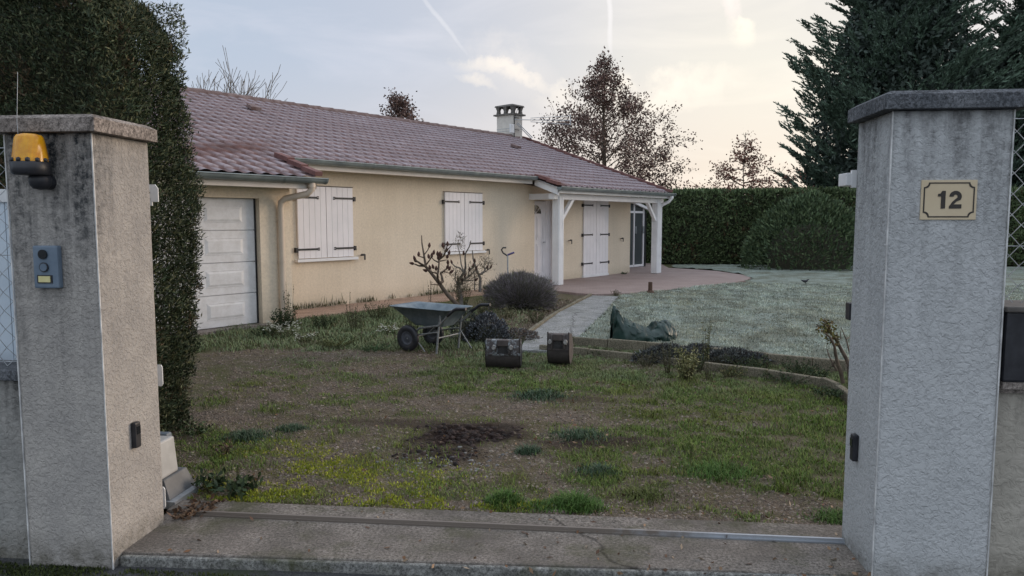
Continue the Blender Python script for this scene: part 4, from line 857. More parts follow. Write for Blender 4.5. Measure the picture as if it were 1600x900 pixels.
# excavator buckets
def bucket(loc, rz, w, h, label, worn):
    r = empty('excavator_bucket', loc, rz); tag(r, label, 'digger bucket'); m, nt, bs = new_mat('bucket_steel_' + ('worn' if worn else 'dark')); v = coords(nt)
    base_ = ramp(nt, noise(nt, 9, 7, .75, v), [(.3, (.035, .030, .030)), (.7, (.085, .073, .070))])
    if worn:
        z = N(nt, 'ShaderNodeSeparateXYZ'); L(nt, v, z.inputs[0]); up = ramp(nt, z.outputs[2], [(h * .45, 0.0), (h * .52, 1.0)])
        ch_ = mth(nt, 'MULTIPLY', ramp(nt, noise(nt, 20, 5, .7, v), [(.5, 0.0), (.58, 1.0)]), up); base_ = mix(nt, mth(nt, 'MULTIPLY', ch_, .8), base_, (.28, .31, .33))
    L(nt, base_, bs.inputs['Base Color']); bs.inputs['Roughness'].default_value = .82; bs.inputs['Metallic'].default_value = .1; bump(nt, bs, noise(nt, 40, 4, .6, v), .3, .004)
    # side profile: back plate goes down, then rolls under, away from the viewer
    rr = h * .52; prof = [(.05, h)] + [(.0, h * .97), (-.004, h * .60), (-.012, h * .54)]
    for j in range(1, 12): a = R(180) + R(120) * j / 11; prof.append((rr * .95 + math.cos(a) * rr * 1.0, rr + math.sin(a) * rr))
    prof.append((rr * 2.1, rr * .35)); tk = .012
    b = MB(); n = len(prof)
    inn = []
    for i, p in enumerate(prof):
        a = Vector(prof[max(i - 1, 0)]); c = Vector(prof[min(i + 1, n - 1)]); d = (c - a).normalized(); inn.append((p[0] - d.y * tk, p[1] + d.x * tk))
    vs = [(x, p[0], p[1]) for x in (-w / 2, w / 2) for p in prof] + [(x, p[0], p[1]) for x in (-w / 2 + .0, w / 2 - .0) for p in inn]
    b.add(vs, [(i, n + i, n + i + 1, i + 1) for i in range(n - 1)] + [(3 * n + i, 2 * n + i, 2 * n + i + 1, 3 * n + i + 1) for i in range(n - 1)] + [(0, 2 * n, 3 * n, n), (n - 1, 2 * n - 1, 4 * n - 1, 3 * n - 1)], 0, True)
    b.build('shell', m, r); b = MB(); b.box(-w / 2 + .01, w / 2 - .01, -.022, .0, h * .50, h * .54); b.build('seam_bar', m, r)
    for x in (-w / 2, w / 2 - .014):
        b = MB(); side = [(-.004, h * 1.05)] + [(p[0], p[1]) for p in prof[1:]] + [(rr * 2.1, h * .5), (rr * 1.3, h * .92), (.05, h * .98)]
        b.prism(side, 0, .014, 0, Matrix.Translation((x, 0, 0)) @ Matrix(((0, 0, 1, 0), (1, 0, 0, 0), (0, 1, 0, 0), (0, 0, 0, 1)))); b.build('side_plate', m, r)
    ew = w * .19 if worn else w * .27
    for x in (-ew, ew):
        b = MB(); b.prism([(-.045, h * .56), (-.055, h * .78), (-.03, h * .96), (.04, h * .99), (.06, h * .55), (0, h * .5)], -.009, .009, 0, Matrix.Translation((x, 0, 0)) @ Matrix(((0, 0, 1, 0), (1, 0, 0, 0), (0, 1, 0, 0), (0, 0, 0, 1)))); b.build('lug', m, r)
        b = MB(); s_ = 1 if x > 0 else -1; b.tube([(x + s_ * .030, -.030, h * .76), (x + s_ * .008, -.030, h * .76)], .030, 16); b.tube([(x + s_ * .020, -.066, h * .77), (x + s_ * .020, -.03, h * .77)], .022, 14); b.build('pin_boss', pmat('worn_boss', (.15, .145, .14), (.34, .33, .32), 30, .7), r)
    b = MB(); b.box(-ew + .012, ew - .012, -.042, .03, h * .80, h * 1.0); b.build('cross_tube', pmat('bucket_cross', (.045, .038, .037), (.09, .072, .068), 9, .6), r, bev=.008)
    b = MB(); b.prism([(-ew + .012, h * .56), (ew - .012, h * .56), (ew * .5, h * .79), (-ew * .5, h * .79)], .010, .016, 0, Matrix.Translation((0, 0, 0)) @ Matrix.Rotation(R(90), 4, 'X')); b.build('pocket_shade', M['black_iron'], r)  # thin black plate standing in for the shade inside the hollow
bucket((-.935, 7.93, -.01), R(2), .385, .34, 'wide worn steel digger bucket with chipped grey upper plate', True)
bucket((-.345, 8.22, -.01), R(-5), .25, .37, 'narrow dark steel digger bucket at the end of the path', False)
# crumpled tarp
def tarp():
    nu, nv = 90, 44; u = np.linspace(0, 1, nu); v = np.linspace(0, 1, nv); Ug, Vg = np.meshgrid(u, v)
    hx = np.interp(u, [0, .03, .08, .14, .22, .35, .5, .6, .68, .78, .9, .97, 1], [.30, .50, .47, .33, .31, .26, .20, .17, .24, .27, .26, .22, .02])
    wd = np.interp(u, [0, .05, .15, .4, .6, .75, .95, 1], [.06, .12, .20, .28, .26, .26, .22, .10])
    ang = Vg * math.pi; prof = np.sin(ang) ** .75; x = Ug * .86; y = -np.cos(ang) * wd[None, :]; z = prof * hx[None, :]
    n1 = fbm(Ug * 9 + 2, Vg * 5, 71, 4) - .5; n2 = np.abs(fbm(Ug * 5 + Vg * 6, Vg * 3 - Ug * 4, 75, 3) - .5); n3 = np.abs(fbm(Ug * 14 - Vg * 5, Vg * 6 + Ug * 9, 77, 2) - .5)
    f = prof; z = z + n1 * .05 * f - n2 * .22 * f - n3 * .07 * f; y = y + n1 * .10 + n2 * .18 * np.sign(y) * f; x = x + n3 * .10 * f
    P = np.stack([x, y, np.maximum(z, .0)], -1).reshape(-1, 3); rz = R(16); c, s = math.cos(rz), math.sin(rz); P = np.stack([P[:, 0] * c - P[:, 1] * s, P[:, 0] * s + P[:, 1] * c, P[:, 2]], 1)
    m, nt, bs = new_mat('green_tarp'); vv = coords(nt); L(nt, ramp(nt, noise(nt, 8, 6, .7, vv), [(.35, (.006, .024, .020)), (.65, (.020, .050, .042)), (.9, (.035, .06, .052))]), bs.inputs['Base Color']); bs.inputs['Roughness'].default_value = .45; bump(nt, bs, noise(nt, 30, 5, .6, vv), .4, .006)
    o = npmesh('tarpaulin', P, gridfaces(nu, nv), m, smooth=True); o.location = (.29, 9.83, .03)
    so = o.modifiers.new('s', 'SOLIDIFY'); so.thickness = .006; return o
tag(tarp(), 'crumpled dark green tarpaulin lying on the lawn edge behind the border', 'tarpaulin')
# rusty stub
st = empty('stub_post', gp(1016, 457, .05)); st.location.z = .03; tag(st, 'short rusty metal stub standing at the patio edge', 'post')
b = MB(); b.tube([(0, 0, 0), (0, 0, .25)], [.05, .045], 12); b.build('tube', M['rust'], st); b = MB(); b.box(-.13, .13, -.1, .1, 0, .02); b.lathe([(.09, .02), (.075, .05), (.05, .07)], 12); b.build('foot_plate', M['rust'], st)
# tool handle behind the shrub
tp = gp(794, 474); tl = empty('garden_tool', (tp.x, tp.y, 0)); tag(tl, 'garden tool standing upright behind the round dark shrub, handle showing', 'garden tool')
b = MB(); b.tube([(0, 0, .0), (-.01, 0, .95)], .016, 8); b.build('shaft', M['galv'], tl); b = MB(); b.tube([(-.01, 0, .93), (-.10, 0, .99), (-.13, 0, 1.05), (-.10, 0, 1.09), (-.04, 0, 1.09)], .015, 8); b.build('hook_grip', M['black_plastic'], tl)
b = MB(); b.tube([(-.01, 0, .95), (.12, 0, 1.0)], .018, 8); b.build('side_grip', pmat('violet_grip', (.06, .05, .16), (.10, .08, .22), 8, .4), tl)
# edging stones: each a thing
ORD = ['first', 'second', 'third', 'fourth', 'fifth', 'sixth', 'seventh', 'eighth', 'ninth', 'tenth', 'eleventh', 'twelfth']
def edging(poly, h, lab, grp, step=.48, z0=0):
    pts = [Vector((*p, 0)) for p in poly]; k = 0
    for a, c in zip(pts[:-1], pts[1:]):
        L_ = (c - a).length; n = max(1, round(L_ / step)); d = (c - a) / n
        for i in range(n):
            p, q = a + d * i, a + d * (i + 1); mid = (p + q) / 2; e = (q - p).normalized()
            b = MB(); l2 = (q - p).length / 2 - .004; hh = h + random.uniform(-.008, .008)
            b.box(-l2, l2, -.03, .03, -.05, hh); o = b.build('edging_stone', M['edging'], bev=.010); o.location = (mid.x, mid.y, z0); o.rotation_euler = (random.uniform(-.05, .05), random.uniform(-.015, .015), math.atan2(e.y, e.x)); tag(o, ORD[k] + ' ' + lab, 'edging stone', grp); k += 1
edging([tuple(p) for p in BED_F], .080, 'mossy edging stone from the path in the front row of the planting bed', 'edging stones along the front of the bed')
edging([tuple(p) for p in BED_R], .11, 'concrete edging stone from the path in the rear row holding the lawn', 'edging stones along the lawn')
edging([tuple(PATH[3]), tuple(PATH[2]), tuple(PATH[1])], .055, 'low stone from the porch along the left side of the path', 'edging stones beside the path', .9)

# ================================================================== VEGETATION
m_core = pmat('hedge_inner_twigs', (.025, .030, .018), (.055, .050, .032), 12, .95, 30, .5)
def hedge(name, x0, x1, y0, y1, h, nper, ln, wd, cols, label, cat, faces='fr t', prof=None, seed=0, core_in=.14, up=.6, parent=None):
    """clipped hedge: a twig core with leaf sprays standing out of its faces"""
    P, Nn = [], []
    for f in faces.replace(' ', ''):
        if f in 'fb': a = (x1 - x0) * h
        elif f in 'lr': a = (y1 - y0) * h
        else: a = (x1 - x0) * (y1 - y0)
        n = int(a * nper); u, v = rng.random(n), rng.random(n)
        if f == 'f': p = np.stack([x0 + u * (x1 - x0), np.full(n, y0), v * h], 1); nn = (0, -1, 0)
        if f == 'b': p = np.stack([x0 + u * (x1 - x0), np.full(n, y1), v * h], 1); nn = (0, 1, 0)
        if f == 'r': p = np.stack([np.full(n, x1), y0 + u * (y1 - y0), v * h], 1); nn = (1, 0, 0)
        if f == 'l': p = np.stack([np.full(n, x0), y0 + u * (y1 - y0), v * h], 1); nn = (-1, 0, 0)
        if f == 't': p = np.stack([x0 + u * (x1 - x0), y0 + v * (y1 - y0), np.full(n, h)], 1); nn = (0, 0, 1)
        P.append(p); Nn.append(np.tile(np.array(nn, float), (n, 1)))
    P, Nn = np.concatenate(P), np.concatenate(Nn); n = len(P); z = P[:, 2] / h
    if prof: dx = np.interp(P[:, 2], *prof); k = np.clip((P[:, 0] - (x1 - .8)) / .8, 0, 1); P[:, 0] += dx * k
    # round the top edges, then uneven clipping
    rd = .5 if h > 3 else .28; cut = np.clip(P[:, 2] - (h - rd), 0, rd) / rd; P[:, 1] = np.where(Nn[:, 1] < 0, P[:, 1] + cut ** 2 * rd * .8, P[:, 1]); P[:, 0] = np.where(Nn[:, 0] > 0, P[:, 0] - cut ** 2 * rd * .8, P[:, 0]); k = (Nn[:, 2] > 0) & (P[:, 0] > x1 - rd * .8); P[:, 2] = np.where(k, P[:, 2] - (1 - np.sqrt(np.clip((x1 - P[:, 0]) / (rd * .8), 0, 1))) * rd, P[:, 2])
    q = P[:, 0] * 1.0 + P[:, 1] * 1.7; dep = (fbm(q * 2.2, P[:, 2] * 2.2, 80 + seed) - .5) * .22 + (fbm(q * 9, P[:, 2] * 9, 84 + seed) - .5) * .16
    P = P + Nn * (dep - np.abs(rng.normal(0, .05, n)))[:, None] + rng.normal(0, .012, (n, 3)); P[:, 2] = np.maximum(P[:, 2], .02)
    D = Nn * rng.uniform(.2, 1, (n, 1)) + rand_dirs(n) * .8 + np.array([0, 0, up]); D /= np.linalg.norm(D, axis=1, keepdims=True)
    tone = fbm(q * 1.6, P[:, 2] * 1.3, 90 + seed)[:, None]; c = colmix(n, cols, .35) * (.7 + .6 * tone); dead = (fbm(q * 3.5, P[:, 2] * 3.5, 95 + seed) > .66) & (rng.random(n) < .45); c[dead] = colmix(dead.sum(), [(.09, .065, .035), (.12, .085, .05)], .3)
    o = npmesh(name, *leaves(P, D, ln * rng.uniform(.6, 1.4, n), wd * rng.uniform(.7, 1.3, n), c)[:2], M['leaf'], leaves_last := np.repeat(c, 4, 0))
    b = MB(); i = core_in; b.box(x0 + i, x1 - i + (0 if not prof else -.05), y0 + i, y1 - i, 0, h - (.13 if h > 3 else .10)); b.build('twig_core', m_core, o, bev=.30 if h > 3 else .08)
    tag(o, label, cat); return o
GREEN_DARK = [(.036, .052, .026), (.050, .070, .034), (.072, .086, .042), (.032, .042, .024), (.095, .098, .048)]
hedge('cypress_hedge', -7.5, -3.04, 4.5, 5.45, 3.22, 15000, .034, .010, GREEN_DARK, 'tall clipped cypress hedge rising behind the stained gate pillar', 'hedge', 'frtb',
      ([0, .35, .8, 1.4, 2.2, 2.9, 3.3], [-.14, -.06, .03, .06, .02, .0, -.04]), 0)
# a few protruding shoots at its edge are part of the same plant
hedge('boundary_hedge', .5, 26.0, 28.0, 29.2, 2.66, 620, .15, .06, [(.085, .125, .056), (.115, .16, .07), (.14, .18, .085), (.07, .10, .05)], 'long clipped green hedge closing the garden behind the lawn', 'hedge', 'ft', None, 3, .2)
def bush(name, x, y, rx, ry, h, n, ln, wd, cols, label, cat='bush', stemmy=False, z0=0, core=True, lumps=.22, up=.5, cm=None, group=None):
    th = rng.uniform(0, 2 * math.pi, n); cz = rng.uniform(0, 1, n) ** .8; el = np.arcsin(cz)
    d = np.stack([np.cos(th) * np.cos(el), np.sin(th) * np.cos(el), np.sin(el)], 1)
    rr = 1 + (fbm(d[:, 0] * 2.5 + 7, d[:, 2] * 2.5 + d[:, 1] * 2, 110) - .5) * lumps * 2 - np.abs(rng.normal(0, .07, n)) + (rng.random(n) < .25) * np.abs(rng.normal(0, .09, n)) * stemmy
    P = d * rr[:, None] * np.array([rx, ry, h]); P[:, 2] = h * (np.maximum(P[:, 2], 0) / h) ** (.6 if stemmy else 1); base = P * .2; P[:, 2] = np.maximum(P[:, 2], .02)
    if stemmy:
        D = d * np.array([.7, .7, 1.2]) + rand_dirs(n) * .22; D /= np.linalg.norm(D, axis=1, keepdims=True)
        V, Fc, C = strips(P - D * ln * rng.uniform(.6, 1.2, (n, 1)), P, wd, colmix(n, cols, .4))
    else:
        D = d + rand_dirs(n) * .9 + np.array([0, 0, up]); D /= np.linalg.norm(D, axis=1, keepdims=True)
        V, Fc, C = leaves(P, D, ln * rng.uniform(.6, 1.4, n), wd, colmix(n, cols, .4))
    o = npmesh(name, V, Fc, M['leaf'], C); o.location = (x, y, z0); tag(o, label, cat, group)
    if core:
        b = MB(); pr = [(.001, h * .62), (rx * .35, h * .58), (rx * .55, h * .42), (rx * .62, h * .2), (rx * .6, .0)]; b.lathe(pr[::-1], 14, 0, Matrix.Scale(ry / rx, 4, (0, 1, 0))); b.build('twig_core', cm or m_core, o)
    return o
p = gp(1268, 424); bush('rounded_shrub', p.x + .15, p.y + .9, 2.15, 1.5, 2.45, 9000, .16, .06, [(.07, .105, .05), (.095, .13, .062), (.055, .085, .044)], 'big rounded dark evergreen shrub against the long hedge', 'shrub', lumps=.12)
p = gp(812, 487); bush('lavender_shrub', p.x, p.y + .42, .70, .58, .68, 15000, .26, .007, [(.21, .185, .20), (.29, .255, .27), (.15, .15, .115), (.36, .33, .35), (.22, .22, .15)], 'round dark grey-purple lavender-like shrub of thin stems by the porch path', 'shrub', True, lumps=.26)
p = gp(762, 536); bush('frosted_shrub', p.x, p.y + .18, .30, .26, .36, 3500, .035, .016, [(.06, .065, .075), (.10, .11, .125), (.19, .205, .225), (.04, .04, .045)], 'low frosted dark shrub between the wheelbarrow and the path', 'shrub', lumps=.5)
p = gp(722, 540); bush('frosted_shrub', p.x, p.y + .5, .22, .22, .42, 1200, .035, .018, [(.05, .06, .045), (.09, .10, .09), (.03, .035, .025)], 'loose grey-green low shrub right behind the wheelbarrow legs', 'shrub', lumps=.5)
p = gp(808, 528); bush('frosted_ground_plant', p.x, p.y, .34, .4, .10, 2600, .03, .014, [(.12, .115, .11), (.22, .22, .22), (.08, .07, .06), (.15, .10, .08)], 'patch of frosted prickly ground plants beside the path edging', 'plant', lumps=.4, core=False)
# heather mound along the bed, frosted
for (px, py, rx, ry, h, lab) in ((1048, 566, .42, .16, .19, 'frosted grey heather clump below the tarpaulin'), (1150, 566, .46, .15, .14, 'frosted dark heather clump in the middle of the planting bed'), (1095, 556, .34, .2, .12, 'pale frosted heather clump at the lawn edge near the tarpaulin')):
    p = gp(px, py); bush('heather_clump', p.x, p.y, rx, ry, h, 3200, .035, .010, [(.05, .055, .055), (.09, .10, .10), (.16, .175, .17), (.035, .03, .03)], lab, 'heather', z0=.0, lumps=.5)

# ---------------------------------------------------------------- conifers
def conifer(x, y, h, r, seed, label, n=3600):
    rg = np.random.default_rng(seed); root = empty('cypress_tree', (x, y, 0)); tag(root, label, 'tree', 'tall cypress trees behind the long hedge')
    b = MB(); b.tube([(0, 0, 0), (.05, 0, h * .4), (0, 0, h * .95)], [.28, .2, .03], 8); b.build('trunk', M['bark'], root)
    nb = 230; bt = np.sort(rg.uniform(.03, .99, nb)); bth = np.arange(nb) * 2.39996 + rg.normal(0, .3, nb); bR = r * np.clip(1.15 * (1 - bt ** 2.3), .06, 1) * rg.uniform(.72, 1.12, nb)
    ib = rg.integers(0, nb, n); u = rg.random(n) ** .6; spread = (.10 + .34 * (1 - u)) * bR[ib] * .62 + .12
    side_ = np.stack([-np.sin(bth[ib]), np.cos(bth[ib]), np.zeros(n)], 1); out_ = np.stack([np.cos(bth[ib]), np.sin(bth[ib]), np.zeros(n)], 1); rise = bR[ib] * (.10 * u + .42 * u ** 2.2)
    A = out_ * (bR[ib] * (.12 + .88 * u))[:, None] + side_ * (rg.normal(0, .55, n) * spread)[:, None]; A[:, 2] = bt[ib] * h + rise * (1 - .4 * bt[ib]) - .5 + rg.normal(0, .16, n) * (1.2 - u) ; A[:, 2] = np.maximum(A[:, 2], .2); t = np.clip(A[:, 2] / h, 0, 1)
    O = out_ * .9 + side_ * rg.normal(0, .35, n)[:, None] + np.array([0, 0, .62]) + rg.normal(0, .12, (n, 3)); O /= np.linalg.norm(O, axis=1, keepdims=True); Ls = rg.uniform(.45, .95, n) * (.6 + .4 * (1 - t))
    parts = []; kk = 15
    for k in range(kk):
        f = (k + .5) / kk; side = np.cross(O, np.array([0, 0, 1.0])); side /= np.linalg.norm(side, axis=1, keepdims=True); s = 1 if k % 2 else -1
        D = O * .9 + side * s * (.55 * (1 - f)) + rg.normal(0, .22, (n, 3)) + np.array([0, 0, .12]); D /= np.linalg.norm(D, axis=1, keepdims=True)
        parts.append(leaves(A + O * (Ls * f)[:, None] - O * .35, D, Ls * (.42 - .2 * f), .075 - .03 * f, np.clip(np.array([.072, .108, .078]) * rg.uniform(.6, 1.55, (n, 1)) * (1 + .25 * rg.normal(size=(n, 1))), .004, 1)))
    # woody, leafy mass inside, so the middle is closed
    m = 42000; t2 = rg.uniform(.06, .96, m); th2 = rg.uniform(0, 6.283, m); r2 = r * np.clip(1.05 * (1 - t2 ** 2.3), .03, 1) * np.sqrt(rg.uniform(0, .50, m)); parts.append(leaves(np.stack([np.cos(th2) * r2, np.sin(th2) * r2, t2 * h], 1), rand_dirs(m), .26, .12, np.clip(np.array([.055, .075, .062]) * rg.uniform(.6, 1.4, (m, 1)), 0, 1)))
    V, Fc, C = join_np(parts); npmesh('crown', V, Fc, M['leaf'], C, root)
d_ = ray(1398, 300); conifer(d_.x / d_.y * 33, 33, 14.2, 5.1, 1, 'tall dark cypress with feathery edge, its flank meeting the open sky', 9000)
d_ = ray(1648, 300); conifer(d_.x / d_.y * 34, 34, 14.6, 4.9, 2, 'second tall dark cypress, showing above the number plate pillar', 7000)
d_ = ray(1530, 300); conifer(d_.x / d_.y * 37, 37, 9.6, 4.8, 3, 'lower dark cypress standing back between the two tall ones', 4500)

# ---------------------------------------------------------------- broadleaf trees
def grow(b, p, d, ln, r, lvl, tips, rg, spread=.5, up=.12, kids=3, seg=4, minr=.006):
    pts, rad = [p.copy()], [r]; dd = d.copy(); q = p.copy()
    for i in range(seg):
        dd = (dd + Vector(rg.normal(0, .10, 3)) + Vector((0, 0, up * .3))).normalized(); q = q + dd * ln / seg; pts.append(q.copy()); rad.append(max(r * (1 - .65 * (i + 1) / seg), minr))
        if lvl > 0 and i > 0:
            for k in range(kids if i == seg - 1 else max(1, kids - 1)):
                a = rg.uniform(0, 6.283); sd = dd.orthogonal().normalized(); sd.rotate(Matrix.Rotation(a, 3, dd)); nd = (dd + sd * spread * rg.uniform(.6, 1.3) + Vector((0, 0, up))).normalized()
                grow(b, q.copy(), nd, ln * rg.uniform(.45, .68), rad[-1] * .62, lvl - 1, tips, rg, spread, up, kids, max(2, seg - 1), minr)
    b.tube(pts, rad, 5 if r > .03 else 3, caps=False); tips += [(pp.copy(), dd.copy()) for pp in (pts[1:] if lvl < 2 else pts[-1:])]
def lateral_tree(name, x, y, h, prof, nb, label, lcols, lsize, lper, seed, pitch=.7, z_lo=.12, trunk=.16, lvl=2, spray=.30, bark='bark'):
    rg = np.random.default_rng(seed); root = empty(name, (x, y, 0)); tag(root, label, 'tree'); tips = []
    b = MB(); b.tube([(0, 0, 0), (.06, .03, h * .35), (-.04, 0, h * .7), (.02, 0, h)], [trunk, trunk * .72, trunk * .35, .012], 8); b.build('trunk', M[bark], root)
    b = MB()
    for k in range(nb):
        t = z_lo + (1 - z_lo) * (k + rg.uniform(0, .8)) / nb; t = min(t, .985); a = k * 2.4 + rg.uniform(-.4, .4); wr = np.interp(t, *prof)
        d = Vector((math.cos(a), math.sin(a), pitch * (.5 + t))).normalized(); grow(b, Vector((0, 0, t * h)), d, wr * rg.uniform(.75, 1.15), .018 + .035 * (1 - t), lvl, tips, rg, .55, .06, 2, 4)
    b.build('limbs', M[bark], root)
    P = np.array([list(tp[0]) for tp in tips]); P = np.repeat(P, lper, 0) + rg.normal(0, spray, (len(P) * lper, 3)) * np.array([1, 1, .7]); keep = (fbm(P[:, 0] * 1.6 + 30, P[:, 2] * 1.6 + P[:, 1], seed) > .40) & (rg.random(len(P)) < np.clip(1.35 - (P[:, 2] / h) ** 1.7 * (.4 if name == 'leafy_tree' else 1.25), .10, 1)); P = P[keep]; n = len(P)
    D = rand_dirs(n) * .8 + np.array([0, 0, -.3]); D /= np.linalg.norm(D, axis=1, keepdims=True)
    V, Fc, C = leaves(P, D, lsize * rg.uniform(.6, 1.3, n), lsize * .6, colmix(n, lcols, .35)); npmesh('crown', V, Fc, M['leaf'], C, root); print(name, len(tips), n)
BROWN = [(.12, .070, .060), (.16, .095, .080), (.09, .055, .048), (.20, .13, .105), (.07, .045, .04)]
d_ = ray(943, 300); lateral_tree('oak_tree', d_.x / d_.y * 38, 38, 9.7, ([0, .12, .3, .45, .6, .75, .9, 1], [2.3, 2.65, 2.6, 2.2, 1.55, .9, .42, .2]), 84, 'oak keeping its brown autumn leaves behind the house roof', BROWN, .135, 12, 5, .62, .12, .17, 2, .20)
d_ = ray(1162, 300); lateral_tree('young_oak', d_.x / d_.y * 31.2, 31.2, 5.15, ([0, .3, .5, .7, .85, 1], [2.3, 2.2, 1.7, .9, .4, .2]), 30, 'small reddish-brown young tree with layered branches above the long hedge', [(.20, .095, .07), (.15, .075, .055), (.24, .12, .09)], .11, 16, 6, .10, .30, .05, 1, .12)
d_ = ray(625, 200); lateral_tree('leafy_tree', d_.x / d_.y * 40, 40, 8.05, ([0, .7, .85, 1], [1.0, .9, .7, .35]), 26, 'small round-topped brown tree tip showing over the roof ridge', BROWN, .15, 12, 9, .6, .55, .10, 1, .22)
rg = np.random.default_rng(21); d_ = ray(338, 200); root = empty('bare_tree', (d_.x / d_.y * 26, 26, 0)); tag(root, 'leafless tree with upswept bare branches behind the roof ridge by the hedge', 'tree'); tips = []
b = MB(); b.tube([(0, 0, 0), (0, 0, 3.6)], [.2, .14], 8); b.build('trunk', M['bark_grey'], root)
b = MB()
for k in range(9):
    a = k * 2.4; d = Vector((math.cos(a) * (.3 + .12 * (k % 3)), math.sin(a) * .4, 1)).normalized(); grow(b, Vector((0, 0, 2.4 + .2 * (k % 4))), d, 2.0 + .25 * (k % 3), .06, 2, tips, rg, .55, .10, 3, 5, .009)
grow(b, Vector((.1, 0, 3.9)), Vector((.72, .1, .62)), 2.0, .055, 2, tips, rg, .4, .1, 2, 5, .008)
b.build('limbs', M['bark_grey'], root)

# ---------------------------------------------------------------- shrubs with buds near the wall (branches read off their real spread)
def px_stems(name, org, sc, Yd, lines, label, cat, mat_='bark', buds=(), budr=.022, seed=0, extra=None, loc=None, r_mul=1.0, bl=.07):
    r_mul = r_mul * 1.45; budr = budr * 1.35; bl = bl * 1.25; rg = np.random.default_rng(seed); base = at(org[0] + lines[0][0][0][0] / sc, org[1] + lines[0][0][0][1] / sc, Yd) if loc is None else Vector(loc)
    root = empty(name, (base.x, Yd, 0)); tag(root, label, cat); b = MB(); paths = []
    for pts, r0, r1, dy in lines:
        q = []; n = len(pts)
        for i, (x, y) in enumerate(pts):
            w = at(org[0] + x / sc, org[1] + y / sc, Yd + dy * i / max(1, n - 1)); q.append(Vector((w.x - base.x, w.y - Yd, max(w.z, -.02))))
        b.tube(q, list(np.linspace(r0 * r_mul, r1 * r_mul, n)), 6, caps=True); paths.append(q)
    b.build('stems', M[mat_], root)
    m_bud = M.setdefault('bud', pmat('dead_seed_heads', (.045, .022, .018), (.10, .05, .04), 30, .9)) if 'bud' not in M else M['bud']
    for (x, y, dx, dy_) in buds:
        b = MB()
        w = at(org[0] + x / sc, org[1] + y / sc, Yd + rg.uniform(-.15, .15)); p = Vector((w.x - base.x, w.y - Yd, w.z)); d = Vector((dx, rg.uniform(-.3, .3), dy_)).normalized()
        b.tube([p, p + d * bl * .35, p + d * bl * .7, p + d * bl], [budr * .5, budr, budr * .7, .002], 6); b.build('bud', m_bud, root)
    return root, base
Z4 = (600, 360); k4 = 7.5
px_stems('budded_shrub', Z4, k4, 12.2, [
    ([(930, 960), (860, 870), (760, 770), (690, 680), (650, 620), (600, 560), (545, 490), (490, 425)], .032, .018, .2),
    ([(490, 425), (475, 330), (460, 240), (445, 150), (440, 60)], .016, .006, .3), ([(490, 425), (430, 390), (370, 350)], .014, .009, -.3), ([(470, 415), (410, 415), (360, 395)], .013, .008, -.2),
    ([(480, 320), (440, 312), (405, 300)], .008, .006, .1), ([(475, 280), (510, 235), (532, 190)], .008, .006, .1), ([(500, 395), (540, 340), (560, 300)], .009, .006, -.2),
    ([(650, 620), (630, 560), (628, 510), (610, 500), (565, 490)], .016, .008, -.3), ([(660, 615), (690, 600), (680, 550), (665, 500)], .018, .012, .3),
    ([(628, 520), (640, 440), (645, 380), (640, 300)], .014, .008, .2), ([(640, 375), (590, 350), (560, 320)], .009, .006, .3), ([(650, 340), (700, 300), (725, 240), (745, 160)], .012, .006, -.3), ([(725, 240), (770, 200), (800, 160)], .008, .004, -.2),
    ([(665, 500), (710, 470), (745, 440), (750, 390)], .012, .006, .2), ([(700, 480), (760, 500), (800, 540)], .007, .003, .3), ([(650, 640), (600, 635), (545, 632)], .008, .004, -.2), ([(660, 360), (710, 350), (735, 345)], .008, .005, .2), ([(700, 215), (690, 160)], .006, .006, 0)],
    'pruned leafless shrub with fat brown buds leaning over the wheelbarrow', 'shrub', 'bark',
    [(530, 200, 0, 1), (405, 305, 0, 1), (365, 350, -.3, 1), (352, 392, -1, .2), (385, 370, -.5, .6), (560, 320, 0, 1), (580, 285, .1, 1), (628, 300, 0, 1), (650, 300, .2, 1), (690, 200, 0, 1), (745, 185, 0, 1), (760, 285, .1, 1), (735, 330, .3, 1), (750, 400, 0, 1), (760, 470, .2, .7), (735, 450, .4, .8), (640, 345, -.2, 1), (530, 330, -.3, 1), (545, 460, -.3, 1), (580, 450, -.2, 1), (610, 470, 0, 1), (510, 480, -1, .4), (715, 250, .6, .6), (655, 320, .5, 1), (770, 500, .5, .4)], .021, 1)
